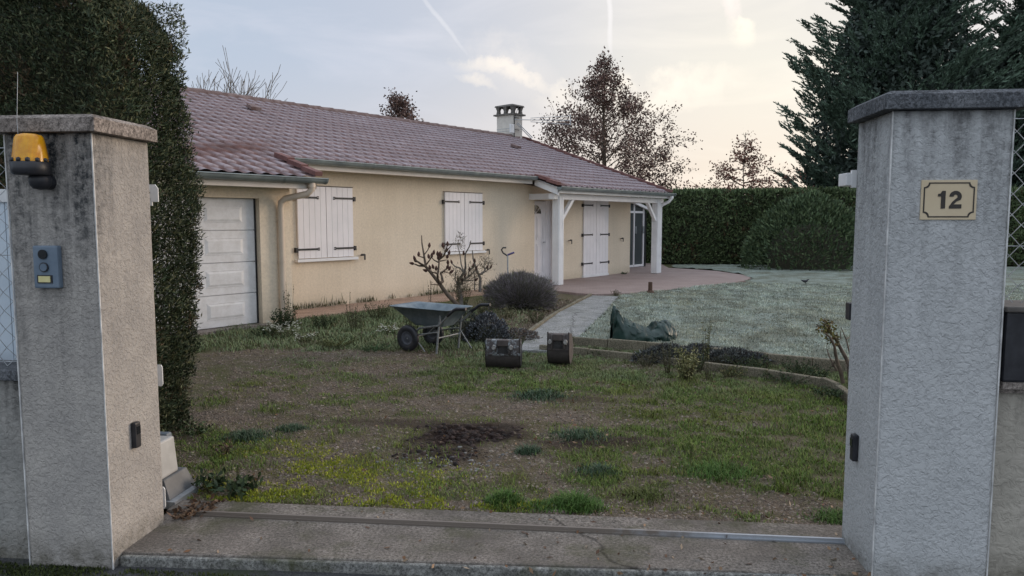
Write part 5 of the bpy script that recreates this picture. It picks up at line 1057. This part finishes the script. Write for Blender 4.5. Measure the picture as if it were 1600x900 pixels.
px_stems('budded_shrub', Z4, k4, 12.9, [
    ([(905, 900), (900, 780), (880, 680), (870, 600), (935, 490)], .030, .016, .2), ([(935, 490), (905, 400), (890, 280), (870, 200), (850, 150)], .010, .004, .2), ([(940, 520), (955, 420), (950, 330), (955, 270), (1000, 190), (1018, 120)], .015, .005, -.2),
    ([(930, 490), (890, 440), (830, 420), (800, 390)], .010, .007, -.2), ([(1125, 720), (1130, 560), (1110, 520), (1070, 420), (1045, 330), (1035, 235)], .020, .007, .2), ([(1120, 520), (1180, 470), (1220, 400), (1245, 350)], .010, .004, .3), ([(1130, 520), (1200, 475), (1250, 440)], .009, .005, 0), ([(1180, 470), (1170, 400), (1200, 330), (1225, 310)], .007, .003, .2),
    ([(920, 580), (985, 550), (1040, 500), (1075, 470)], .012, .006, .2), ([(930, 590), (1000, 585), (1070, 590)], .009, .005, .3), ([(985, 540), (1000, 470), (1050, 440)], .008, .005, 0), ([(860, 640), (830, 560), (840, 480), (850, 430)], .009, .004, .1), ([(900, 640), (930, 560)], .02, .012, 0), ([(1100, 500), (1090, 430), (1130, 370)], .006, .003, .1), ([(1060, 700), (1065, 600), (1060, 500)], .008, .005, .2)],
    'bushier twiggy shrub with seed heads below the second window', 'shrub', 'bark_grey',
    [(800, 395, -.3, 1), (935, 290, 0, 1), (1045, 440, 0, 1), (1065, 590, .5, .4), (1075, 470, .3, 1), (1065, 380, 0, 1), (1240, 450, .4, .8), (1000, 480, .1, 1), (870, 600, -.2, 1), (905, 600, .2, 1), (945, 560, .2, 1), (1210, 460, .1, 1)], .017, 2)
tw, tbase = bpy.data.objects['budded_shrub.001'], bpy.data.objects['budded_shrub.001'].location
def px_cloud(parent, origin, org, sc, Yd, spots, cols, ln, wd, name, stems=True):
    P = []
    for (x, y, sx, sy, k) in spots:
        for _ in range(k): w = at(org[0] + (x + rng.normal(0, sx)) / sc, org[1] + (y + rng.normal(0, sy)) / sc, Yd + rng.normal(0, .12)); P.append((w.x - origin[0], w.y - origin[1], w.z))
    P = np.array(P); n = len(P); D = rand_dirs(n) * .7 + np.array([0, 0, .5]); D /= np.linalg.norm(D, axis=1, keepdims=True)
    C0 = colmix(n, cols, .35); pr = [strips(P, P + D * ln * 2.2 * rng.uniform(.4, 1.2, (n, 1)), wd * .35, C0)] if stems else []
    pr.append(leaves(P + D * ln, rand_dirs(n), ln * rng.uniform(.4, 1.1, n), wd, C0)); npmesh(name, *join_np(pr)[:2], M['leaf'], join_c(pr), parent)
def join_c(parts): return np.concatenate([p[2] for p in parts])
px_cloud(tw, tbase, Z4, k4, 12.9, ((890, 110, 25, 45, 45), (880, 190, 35, 30, 30), (900, 620, 45, 60, 150), (880, 720, 40, 60, 120), (980, 540, 60, 40, 110), (1040, 480, 40, 50, 80), (1190, 400, 45, 50, 110), (1100, 600, 40, 70, 70), (850, 540, 25, 60, 60), (960, 660, 60, 60, 80)), [(.16, .13, .09), (.11, .085, .06), (.20, .17, .12), (.10, .10, .06)], .045, .012, 'fine_twigs')
px_cloud(bpy.data.objects['budded_shrub'], bpy.data.objects['budded_shrub'].location, Z4, k4, 12.3, ((700, 480, 60, 30, 26), (600, 500, 40, 30, 14), (640, 640, 40, 30, 12)), [(.09, .055, .045), (.13, .09, .07)], .05, .010, 'fine_twigs')
# long thin prickly twigs at the first shrub are its own stems; fine twigs and pods of the second
Z3 = (1160, 480); k3 = 6.43
rs, rbase = px_stems('rose_bush', Z3, k3, 7.25, [
    ([(1110, 860), (1080, 720), (1075, 590), (1040, 510), (990, 420), (950, 340), (900, 270), (850, 215)], .016, .007, .1), ([(1010, 760), (985, 640), (955, 560), (935, 470), (925, 390), (880, 300), (835, 265)], .014, .006, -.1), ([(950, 640), (905, 560), (870, 490), (850, 420)], .007, .003, .1), ([(925, 545), (905, 600), (900, 570)], .005, .003, 0),
    ([(1090, 500), (1065, 410), (1045, 330), (1020, 270), (990, 200)], .006, .002, .1), ([(950, 330), (985, 320), (990, 230)], .005, .002, 0), ([(960, 320), (950, 250)], .004, .002, 0), ([(900, 270), (860, 170), (830, 130), (800, 125)], .006, .003, .05), ([(860, 180), (800, 190), (760, 185), (735, 200)], .005, .003, 0), ([(870, 150), (930, 160)], .004, .002, 0), ([(1045, 320), (1075, 300)], .004, .002, .1), ([(1075, 640), (1040, 580)], .006, .004, .1)],
    'leggy rose bush with a few yellowish leaves beside the number plate pillar', 'rose', 'bark', (), .02, 3)
P = []
for (x, y, s_, k) in ((800, 240, 22, 6), (770, 230, 16, 5), (840, 200, 35, 26), (870, 180, 35, 22), (905, 250, 30, 22), (830, 140, 20, 14), (930, 300, 20, 10), (890, 330, 20, 8), (945, 360, 22, 8)):
    for _ in range(k * 2): w = at(Z3[0] + (x + rng.normal(0, s_)) / k3, Z3[1] + (y + rng.normal(0, s_ * .7)) / k3, 7.25 + rng.normal(0, .05)); P.append((w.x - rbase.x, w.y - 7.25, w.z))
P = np.array(P); n = len(P); D = rand_dirs(n) * .8 + np.array([0, 0, -.4]); D /= np.linalg.norm(D, axis=1, keepdims=True); V, Fc, C = leaves(P, D, .032, .020, colmix(n, [(.13, .12, .03), (.09, .085, .025), (.06, .06, .02), (.14, .09, .03)], .3)); npmesh('foliage', V, Fc, M['leaf'], C, rs)

# ---------------------------------------------------------------- weeds: each plant a thing
def weed(name, x, y, h, w, ns, cols, label, cat='weed', leaf=.03, group=None, flowers=0, z0=0, tall=.0, seed=None, nl=14):
    n = ns; th = rng.uniform(0, 6.283, n); rr = w * np.sqrt(rng.random(n)); A = np.stack([np.cos(th) * rr * .4, np.sin(th) * rr * .4, np.zeros(n)], 1); hh = h * rng.uniform(.55, 1, n)
    B = np.stack([np.cos(th) * rr, np.sin(th) * rr, hh], 1); parts = [strips(A, B, .005, colmix(n, [(.06, .05, .03), (.07, .07, .03)], .3))]
    t = rng.uniform(.15, 1, (n, nl)); P = (A[:, None, :] * (1 - t[..., None]) + B[:, None, :] * t[..., None]).reshape(-1, 3); m = len(P); D = rand_dirs(m) + np.array([0, 0, .25]); D /= np.linalg.norm(D, axis=1, keepdims=True)
    parts.append(leaves(P, D, leaf * rng.uniform(.5, 1.3, m), leaf * .42, colmix(m, cols, .35)))
    o = npmesh(name, *join_np(parts)[:2], M['leaf'], join_c(parts)); o.location = (x, y, z0); tag(o, label, cat, group)
    if flowers:
        f = rng.integers(0, n, flowers); P = B[f] * rng.uniform(.8, 1.05, (flowers, 1)) + rng.normal(0, .012, (flowers, 3)); pr = []
        for k in range(5): a = 2 * math.pi * k / 5; D = np.tile(np.array([[math.cos(a), math.sin(a), .35]]), (flowers, 1)) + rng.normal(0, .15, (flowers, 3)); pr.append(leaves(P, D, .013, .010, np.tile([[.62, .62, .55]], (flowers, 1))))
        tag(npmesh('flowers', *join_np(pr)[:2], M['leaf'], join_c(pr), o), kind='stuff')
    return o
def join_c(parts): return np.concatenate([p[2] for p in parts])
OL = [(.05, .065, .025), (.075, .085, .035), (.035, .05, .02), (.10, .10, .045)]; YE = [(.16, .155, .06), (.12, .125, .045), (.09, .10, .04), (.20, .18, .08)]; DG = [(.022, .040, .018), (.035, .058, .024), (.05, .075, .03)]
def W_(px, py, *a, **k): p = gp(px, py); return weed('weed', p.x, p.y, *a, **k)
W_(1072, 592, .36, .15, 46, [(.24, .235, .10), (.18, .18, .08), (.13, .14, .06), (.28, .26, .13)], 'pale yellow-green leafy weed in front of the bed edging', leaf=.032, nl=20)
W_(1045, 583, .34, .10, 14, [(.13, .12, .08), (.17, .16, .11), (.08, .08, .04)], 'thin straw coloured weed left of the yellow-green one', leaf=.018)
W_(1103, 572, .56, .06, 9, YE, 'tallest narrow weed standing in the planting bed', leaf=.028)
W_(1108, 594, .22, .08, 12, [(.12, .11, .08), (.09, .09, .05)], 'low dry weed right of the yellow-green one', leaf=.018)
W_(1010, 572, .18, .18, 24, [(.07, .075, .04), (.11, .10, .07)], 'sparse dry weed clump against the edging under the tarpaulin', leaf=.02)
W_(1085, 582, .30, .16, 30, DG + OL, 'dark leafy weed clump behind the yellow-green weed', leaf=.026)
W_(940, 552, .07, .30, 30, OL, 'low weeds against the first front edging stones by the narrow bucket', leaf=.025)
W_(1140, 588, .12, .22, 34, OL + YE, 'yellow-tinged weeds at the front edging right of the tallest weed', leaf=.024)
W_(1170, 575, .14, .3, 36, DG, 'dark creeping plant inside the bed behind the front edging', leaf=.026)
W_(1250, 583, .14, .26, 34, DG, 'dark creeping plant in the bed left of the rose', leaf=.028)
W_(1300, 618, .08, .22, 30, DG, 'dark weeds in front of the edging where it turns to the pale pillar', leaf=.028)
W_(1225, 597, .10, .3, 30, DG, 'low dark weeds along the middle of the front edging', leaf=.028)
W_(1192, 583, .16, .1, 18, DG, 'small dark plant inside the planting bed', leaf=.026)
W_(1275, 592, .13, .16, 26, DG, 'dark ground plant at the foot of the rose', leaf=.03)
W_(415, 525, .12, .25, 40, DG, 'dark grass-like weed at the garage door corner', leaf=.035)
W_(590, 498, .30, .25, 44, OL, 'loose green weed beside the concrete strip left of the barrow', leaf=.024)
W_(525, 540, .10, .35, 50, [(.11, .115, .04), (.08, .09, .03)], 'yellowish flat weed patch on the verge below the first window', leaf=.022)
W_(585, 548, .07, .25, 30, [(.05, .10, .04), (.07, .13, .05)], 'fresh green clover patch at the edge of the gravel left of the barrow', leaf=.022)
W_(444, 512, .30, .22, 60, DG, 'dark green bushy weed at the foot of the cream downpipe', leaf=.04)
W_(452, 506, .72, .10, 10, DG, 'tall dark weed climbing along the cream downpipe', leaf=.035)
W_(440, 528, .22, .30, 46, OL, 'white-flowered weed at the garage corner', 'flowering weed', leaf=.022, flowers=150)
W_(478, 535, .12, .18, 22, OL, 'small white-flowered weed on the verge near the garage', 'flowering weed', leaf=.02, flowers=40)
W_(612, 520, .10, .30, 30, OL, 'white-flowered ground weed left of the barrow wheel', 'flowering weed', leaf=.02, flowers=90)
W_(505, 512, .20, .22, 46, DG, 'dark low weed mound beside the pink concrete strip', leaf=.03)
W_(555, 515, .42, .20, 30, [(.06, .06, .035), (.09, .085, .05), (.04, .045, .025)], 'scraggly brown-green weed between mound and barrow', leaf=.022)
W_(545, 508, .55, .05, 4, [(.08, .07, .045)], 'single tall dry stalk by the concrete strip', leaf=.02)
W_(720, 480, .45, .22, 40, OL, 'mixed weeds below the second window', leaf=.025)
W_(672, 478, .62, .06, 5, [(.09, .08, .055), (.12, .105, .07)], 'thin dry stalk against the wall left of the pruned shrub', leaf=.03)
W_(756, 495, .35, .20, 34, [(.09, .10, .045), (.12, .12, .06), (.07, .08, .04)], 'olive weed at the left foot of the round dark shrub', leaf=.03)
W_(838, 505, .26, .22, 34, [(.11, .11, .055), (.08, .09, .045)], 'straggly pale weed at the right foot of the round dark shrub', leaf=.028)
W_(790, 498, .22, .25, 34, [(.15, .14, .08), (.10, .10, .05)], 'yellowish low plant in front of the round dark shrub', leaf=.03)
W_(645, 520, .35, .15, 26, OL, 'green weed growing up under the barrow tray', leaf=.03)
W_(975, 427 + 3, .10, .12, 24, DG, 'mossy weed at the corner of the patio wall', leaf=.03)
W_(963, 463, .14, .14, 20, [(.10, .08, .05), (.08, .08, .04)], 'brown weed where the path meets the patio', leaf=.025)
W_(893, 548, .25, .05, 6, OL, 'slender weed at the path end beside the first edging stone', leaf=.02)
W_(375, 770, .09, .14, 26, DG, 'dark broad-leaved weed just inside the rail near the motor', leaf=.06, nl=5)
W_(330, 765, .09, .12, 20, DG, 'dark leafy weed beside the gate motor', leaf=.055, nl=5)
W_(300, 678, .07, .16, 30, [(.04, .07, .03), (.06, .09, .04)], 'green clover-like weed patch at the foot of the tall hedge', leaf=.03, nl=6)
W_(350, 708, .08, .10, 10, [(.08, .05, .035), (.10, .07, .04)], 'brown dead weed in front of the tall hedge', leaf=.03, nl=6)
# fringe of little weeds along the wall foot
n = 1400; s_ = rng.uniform(-.8, 6.8, n); t_ = rng.uniform(.0, .12, n); A = np.stack([s_, t_], 1); base3 = np.array([list(hw(a, c)) for a, c in A]); keep = fbm(s_ * 2.5, s_ * 0, 120) > .42; base3 = base3[keep]; n = len(base3); hh = rng.uniform(.02, .13, n) * (1 + .8 * (rng.random(n) < .1))
P = base3 + np.array([0, 0, .03]); D = rand_dirs(n) * .3 + np.array([0, 0, 1]); V, Fc, C = leaves(P, D, hh, .011, colmix(n, OL + [(.10, .08, .05)], .3)); o = npmesh('weed_fringe', V, Fc, M['leaf'], C); tag(o, 'fringe of small weeds growing along the foot of the house wall', 'weeds', kind='stuff')

# ---------------------------------------------------------------- grass, moss, gravel, leaves (uncountable)
def blades(n, fx, fy, dens, hfun, colf, wd, name, label, cat, zf, lean=.55):
    x, y = fx(n), fy(n); k = rng.random(n) < dens(x, y); x, y = x[k], y[k]; n = len(x); h = hfun(x, y) * rng.uniform(.5, 1.3, n); z = zf(x, y)
    a = rng.uniform(0, 6.283, n); ln_ = lean * rng.uniform(.2, 1.4, n); T = np.stack([np.cos(a) * ln_, np.sin(a) * ln_, np.ones(n)], 1); T /= np.linalg.norm(T, axis=1, keepdims=True)
    s = np.stack([-np.sin(a + rng.normal(0, .6, n)), np.cos(a), np.zeros(n)], 1); s /= np.linalg.norm(s, axis=1, keepdims=True); w = (wd * (.6 + .10 * y))[:, None] / 2; B = np.stack([x, y, z - .004], 1); mid = B + T * h[:, None] * .55 + np.array([0, 0, 1]) * h[:, None] * .08; tip = B + T * h[:, None] + np.stack([np.cos(a), np.sin(a), -.5 * np.ones(n)], 1) * (h * .25)[:, None]
    V = np.stack([B - s * w, B + s * w, mid + s * w * .7, tip, mid - s * w * .7], 1).reshape(-1, 3); i = np.arange(n)[:, None] * 5; Fc = np.concatenate([i + np.array([[0, 1, 2, 4]]), i + np.array([[4, 2, 3, 3]])])
    tri = np.concatenate([i + np.array([[0, 1, 2]]), i + np.array([[0, 2, 4]]), i + np.array([[4, 2, 3]])]); C = np.repeat(colf(x, y, n), 5, 0); print(name, n)
    o = npmesh(name, V, tri, M['grass_blade'], C); tag(o, label, cat, kind='stuff'); return o
def gcol(x, y, n):
    yel = sstep(.4, .7, fbm(x * 2.1, y * 2.1, 130))[:, None]; fr = (sstep(6.5, 9.0, y + (fbm(x * 3, y * 3, 131) - .5) * 2) * .55)[:, None]
    c = colmix(n, [(.10, .165, .030), (.135, .205, .038), (.075, .12, .028), (.175, .22, .05)], .3) * (1 - yel * .45) + np.array([.17, .165, .035]) * yel * .45; c = c * (1 - fr) + np.array([.20, .235, .16]) * fr
    dead = rng.random(n) < .12; c[dead] = colmix(dead.sum(), [(.16, .13, .07), (.11, .085, .05)], .3); return c
blades(330000, lambda n: rng.uniform(-3.6, 3.1, n), lambda n: 4.0 + 6.2 * rng.random(n) ** 1.35, lambda x, y: g_grass(x, y) ** 1.3 * .95, lambda x, y: .018 + .028 * fbm(x * 3, y * 3, 140) + .035 * sstep(.60, .78, fbm(x * 4.2, y * 4.2, 141)), gcol, .0042, 'grass', 'short green grass growing through the gravel of the drive', 'grass', gz)
blades(46000, lambda n: rng.uniform(-5.4, -1.0, n), lambda n: rng.uniform(8.6, 13.5, n), lambda x, y: g_grass(x, y) * (((x + 5.21) * NN.x + (y - 12.76) * NN.y) > .98), lambda x, y: .04 + .08 * fbm(x * 2, y * 2, 143), gcol, .006, 'verge_grass', 'rough grass and weeds on the verge along the house', 'grass', gz, .8)
blades(30000, lambda n: rng.uniform(-2.2, .3, n), lambda n: rng.uniform(9.9, 15.2, n), lambda x, y: (sstep(-2.1, -1.7, x) * inpoly(x, y, [tuple(gp(*p)[:2]) for p in ((740, 500), (815, 548), (826, 524), (922, 464), (885, 460), (800, 470))])) * (.2 + .8 * sstep(.35, .6, fbm(x * 4, y * 4, 180))), lambda x, y: .03 + .05 * fbm(x * 3, y * 3, 181),
       lambda x, y, n: colmix(n, [(.22, .17, .115), (.15, .105, .08), (.28, .24, .18), (.10, .10, .05), (.19, .13, .11)], .35), .006, 'dry_bed_growth', 'dry straw and brown growth in the bed left of the path', 'ground cover', lambda x, y: gz(x, y), 1.1)
def tuftspot(px, py, r, h, cnt, cols, lab):
    p = gp(px, py); blades(cnt, lambda n: p.x + rng.normal(0, r, n), lambda n: p.y + rng.normal(0, r * .75, n), lambda x, y: np.ones_like(x), lambda x, y: h * np.exp(-((x - p.x) ** 2 + (y - p.y) ** 2) / (2 * (r * 1.2) ** 2)) + .01, lambda x, y, n: colmix(n, cols, .3), .0048, 'grass_tuft', lab, 'grass', gz, .7)
GB = [(.06, .13, .025), (.09, .16, .035), (.05, .10, .02)]; GD = [(.035, .07, .035), (.05, .09, .045), (.09, .12, .08)]
for (a, c, r, h, k, cols, lab) in ((788, 785, .06, .085, 900, GB, 'bright green grass tuft just behind the threshold, left of its twin'), (900, 788, .085, .10, 1200, GB, 'widest bright green grass tuft just behind the threshold'), (840, 792, .06, .04, 300, GB, 'low grass joining the two bright tufts'),
        (455, 667, .07, .045, 700, GD, 'small dark grass tuft on the bare gravel left of the dark soil'), (388, 680, .11, .06, 1000, GD, 'dark grass tuft left on the gravel, near the hedge'), (842, 618, .16, .05, 1500, GD, 'frosted grass tuft in front of the wide digger bucket'), (905, 680, .13, .05, 1000, GD, 'grey-green grass tuft right of the dark soil'), (825, 705, .05, .07, 400, GD, 'upright grass tuft at the edge of the dark soil'), (935, 735, .09, .05, 700, GD, 'frosty grass tuft right of the dark soil, nearer the rail'),
        (1120, 735, .16, .06, 1200, GB, 'deep green grass clump on the right of the drive'), (1310, 806, .09, .05, 800, GB, 'green grass against the threshold by the pale pillar'), (1010, 770, .10, .05, 700, [(.09, .11, .03)], 'yellowish grass between bright tuft and bare soil')):
    tuftspot(a, c, r, h, k, cols, lab)
def lawn_tone(x, y):
    a = sstep(.40, .62, fbm(x * .9 + 3, y * .55, 170))[:, None]; c = sstep(.35, .65, fbm(x * 5, y * 1.6, 171))[:, None]
    return (np.array([1.42, 1.42, 1.38]) * (1 - a * .6) + np.array([1.28, 1.14, .95]) * a * .55) * (.60 + .62 * c)
blades(300000, lambda n: rng.uniform(-.4, 12, n), lambda n: 7.2 + 12 * rng.random(n) ** 1.5, lambda x, y: inpoly(x, y, lawn_poly) * (.35 + .65 * sstep(.35, .6, fbm(x * 5, y * 5, 150))), lambda x, y: .022 + .03 * fbm(x * 4, y * 4, 151),
       lambda x, y, n: lawn_tone(x, y) * colmix(n, [(.20, .235, .20), (.28, .32, .28), (.14, .165, .13), (.23, .235, .18), (.28, .315, .285)], .3), .0040, 'lawn_grass', 'frosted short grass of the lawn', 'grass', lambda x, y: .045 + (fbm(x * 1.5, y * 1.5, 51) - .5) * .05 + (fbm(x * 8, y * 8, 52) - .5) * .035, .9)
# moss cushions
n = 60000; x = rng.uniform(-2.9, .6, n); y = 3.99 + 2.0 * rng.random(n) ** 1.5; k = rng.random(n) < g_moss(x, y); x, y = x[k], y[k]; n = len(x)
D = rand_dirs(n) * .7 + np.array([0, 0, 1]); V, Fc, C = leaves(np.stack([x, y, gz(x, y) - .002], 1), D, .014 * rng.uniform(.5, 1.5, n), .009, colmix(n, [(.25, .28, .025), (.17, .20, .022), (.32, .32, .045)], .3)); o = npmesh('moss', V, Fc, M['grass_blade'], C); tag(o, 'bright yellow-green moss creeping over the gravel', 'moss', kind='stuff')
# gravel: small stones
def stones(n, fx, fy, dens, smin, smax, cols, name, label, zf, cat='gravel'):
    x, y = fx(n), fy(n); k = rng.random(n) < dens(x, y); x, y = x[k], y[k]; n = len(x); s = smin + (smax - smin) * rng.random(n) ** 3 * (.6 + .1 * y); base = np.array([(1, 0, 0), (0, 1, 0), (-1, 0, 0), (0, -1, 0), (0, 0, 1), (.6, .6, .55), (-.6, .6, .55), (-.6, -.6, .55), (.6, -.6, .55)], float)
    faces = np.array([(0, 5, 8), (1, 6, 5), (2, 7, 6), (3, 8, 7), (5, 4, 8), (6, 4, 5), (7, 4, 6), (8, 4, 7), (0, 1, 5), (1, 2, 6), (2, 3, 7), (3, 0, 8)])
    a = rng.uniform(0, 6.283, n); V = base[None] * rng.uniform(.7, 1.25, (n, 9, 1)) * s[:, None, None] * np.stack([np.ones(n), rng.uniform(.6, 1, n), rng.uniform(.4, .8, n)], 1)[:, None]
    X_ = V[..., 0] * np.cos(a)[:, None] - V[..., 1] * np.sin(a)[:, None] + x[:, None]; Y_ = V[..., 0] * np.sin(a)[:, None] + V[..., 1] * np.cos(a)[:, None] + y[:, None]; Z_ = V[..., 2] + (zf(x, y) - s * .1)[:, None]
    o = npmesh(name, np.stack([X_, Y_, Z_], -1).reshape(-1, 3), (faces[None] + np.arange(n)[:, None, None] * 9).reshape(-1, 3), M['grass_blade'], np.repeat(colmix(n, cols, .3), 9, 0)); tag(o, label, cat, kind='stuff'); print(name, n)
stones(95000, lambda n: rng.uniform(-4.6, 1.4, n), lambda n: 3.99 + 6.6 * rng.random(n) ** 1.5, lambda x, y: np.clip(1 - g_grass(x, y) * .9 - g_soil(x, y) * 3, 0, 1), .003, .014, [(.13, .10, .076), (.175, .14, .11), (.095, .072, .055), (.23, .195, .16), (.12, .09, .072), (.16, .13, .108)], 'gravel', 'loose fine gravel on the drive', gz)
stones(1500, lambda n: rng.uniform(-1.35, -.5, n), lambda n: rng.uniform(4.7, 5.7, n), lambda x, y: g_soil(x, y) * .9, .006, .03, [(.022, .013, .011), (.036, .022, .018), (.014, .009, .008)], 'soil_clods', 'dark clods of earth on the dug patch', gz, 'soil')
stones(220, lambda n: rng.normal(-.98, .22, n), lambda n: rng.normal(4.85, .12, n), lambda x, y: np.ones_like(x), .006, .02, [(.10, .10, .10), (.16, .16, .155), (.21, .20, .19)], 'gravel_spill', 'pale grey stones spilled in front of the dark soil', gz)
stones(3000, lambda n: rng.uniform(-4, 3.5, n), lambda n: 3.2 - .5 * rng.random(n) ** 2, lambda x, y: y < 3.16 + x * .05, .002, .012, [(.05, .05, .052), (.12, .12, .12), (.03, .03, .032), (.2, .19, .18)], 'road_grit', 'loose grit along the edge of the road', lambda x, y: -.055 + 0 * x, 'grit')
# fallen leaves
n = 1000; x = rng.uniform(-2.8, 2.4, n); y = 3.3 + 5.0 * rng.random(n) ** 1.3; keep = (x > -.6) | (rng.random(n) < .35); x, y = x[keep], y[keep]; n = len(x); z = np.where(y < 3.97, .006, gz(x, y) + .012); k = (y > 3.4) | True
D = rand_dirs(n) * np.array([1, 1, .25]); D /= np.linalg.norm(D, axis=1, keepdims=True); V, Fc, C = leaves(np.stack([x, y, z], 1), D, .026 * rng.uniform(.5, 1.7, n), .017, colmix(n, [(.16, .085, .045), (.10, .055, .035), (.20, .13, .08), (.24, .19, .14)], .3)); o = npmesh('fallen_leaves', V, Fc, M['leaf'], C); tag(o, 'dry brown leaves scattered over grass and threshold', 'fallen leaves', kind='stuff')
n = 130; x = rng.uniform(-2.26, -2.08, n); y = rng.uniform(3.66, 3.95, n); D = rand_dirs(n) * np.array([1, 1, .5]); D /= np.linalg.norm(D, axis=1, keepdims=True); V, Fc, C = leaves(np.stack([x, y, .008 + .025 * rng.random(n)], 1), D, .04 * rng.uniform(.5, 1.4, n), .02, colmix(n, [(.10, .058, .035), (.065, .04, .026), (.14, .09, .055)], .3)); o = npmesh('leaf_litter', V, Fc, M['leaf'], C); tag(o, 'little heap of dead leaves caught at the end of the rail', 'leaf litter', kind='stuff')
# moss and grit at the pillar foot on the road side
n = 9000; x = rng.uniform(-3.6, -1.3, n); y = rng.uniform(3.10, 3.22, n); k = rng.random(n) < sstep(.40, .6, fbm(x * 4, y * 7, 160)) * np.where(x < -2.1, 1, .6); x, y = x[k], y[k]; n = len(x); V, Fc, C = leaves(np.stack([x, y, np.full(n, -.056)], 1), rand_dirs(n) * .7 + np.array([0, 0, 1]), .012, .006, colmix(n, [(.035, .05, .014), (.025, .035, .01), (.06, .075, .02)], .3)); o = npmesh('road_edge_moss', V, Fc, M['grass_blade'], C); tag(o, 'dark moss along the road edge below the stained pillar', 'moss', kind='stuff')
# bird on the lawn
p = gp(1258, 444, .05); bd = empty('bird', (p.x, p.y, .05)); bd.scale = (.7, .7, .7); tag(bd, 'small black bird on the far frosted lawn in front of the rounded shrub', 'bird'); bd.rotation_euler = (0, 0, R(8))
b = MB(); b.tube([(-.17, 0, .155), (-.12, 0, .135), (-.06, 0, .115), (0, 0, .10), (.05, 0, .115), (.085, 0, .155), (.11, 0, .165), (.13, 0, .160), (.155, 0, .155)], [.006, .018, .042, .052, .045, .026, .024, .012, .002], 10); b.tube([(.0, .012, .07), (.005, .014, 0)], .005, 5); b.tube([(.01, -.012, .07), (.015, -.014, 0)], .005, 5)
b.build('bird_body', M['black_plastic'], bd)
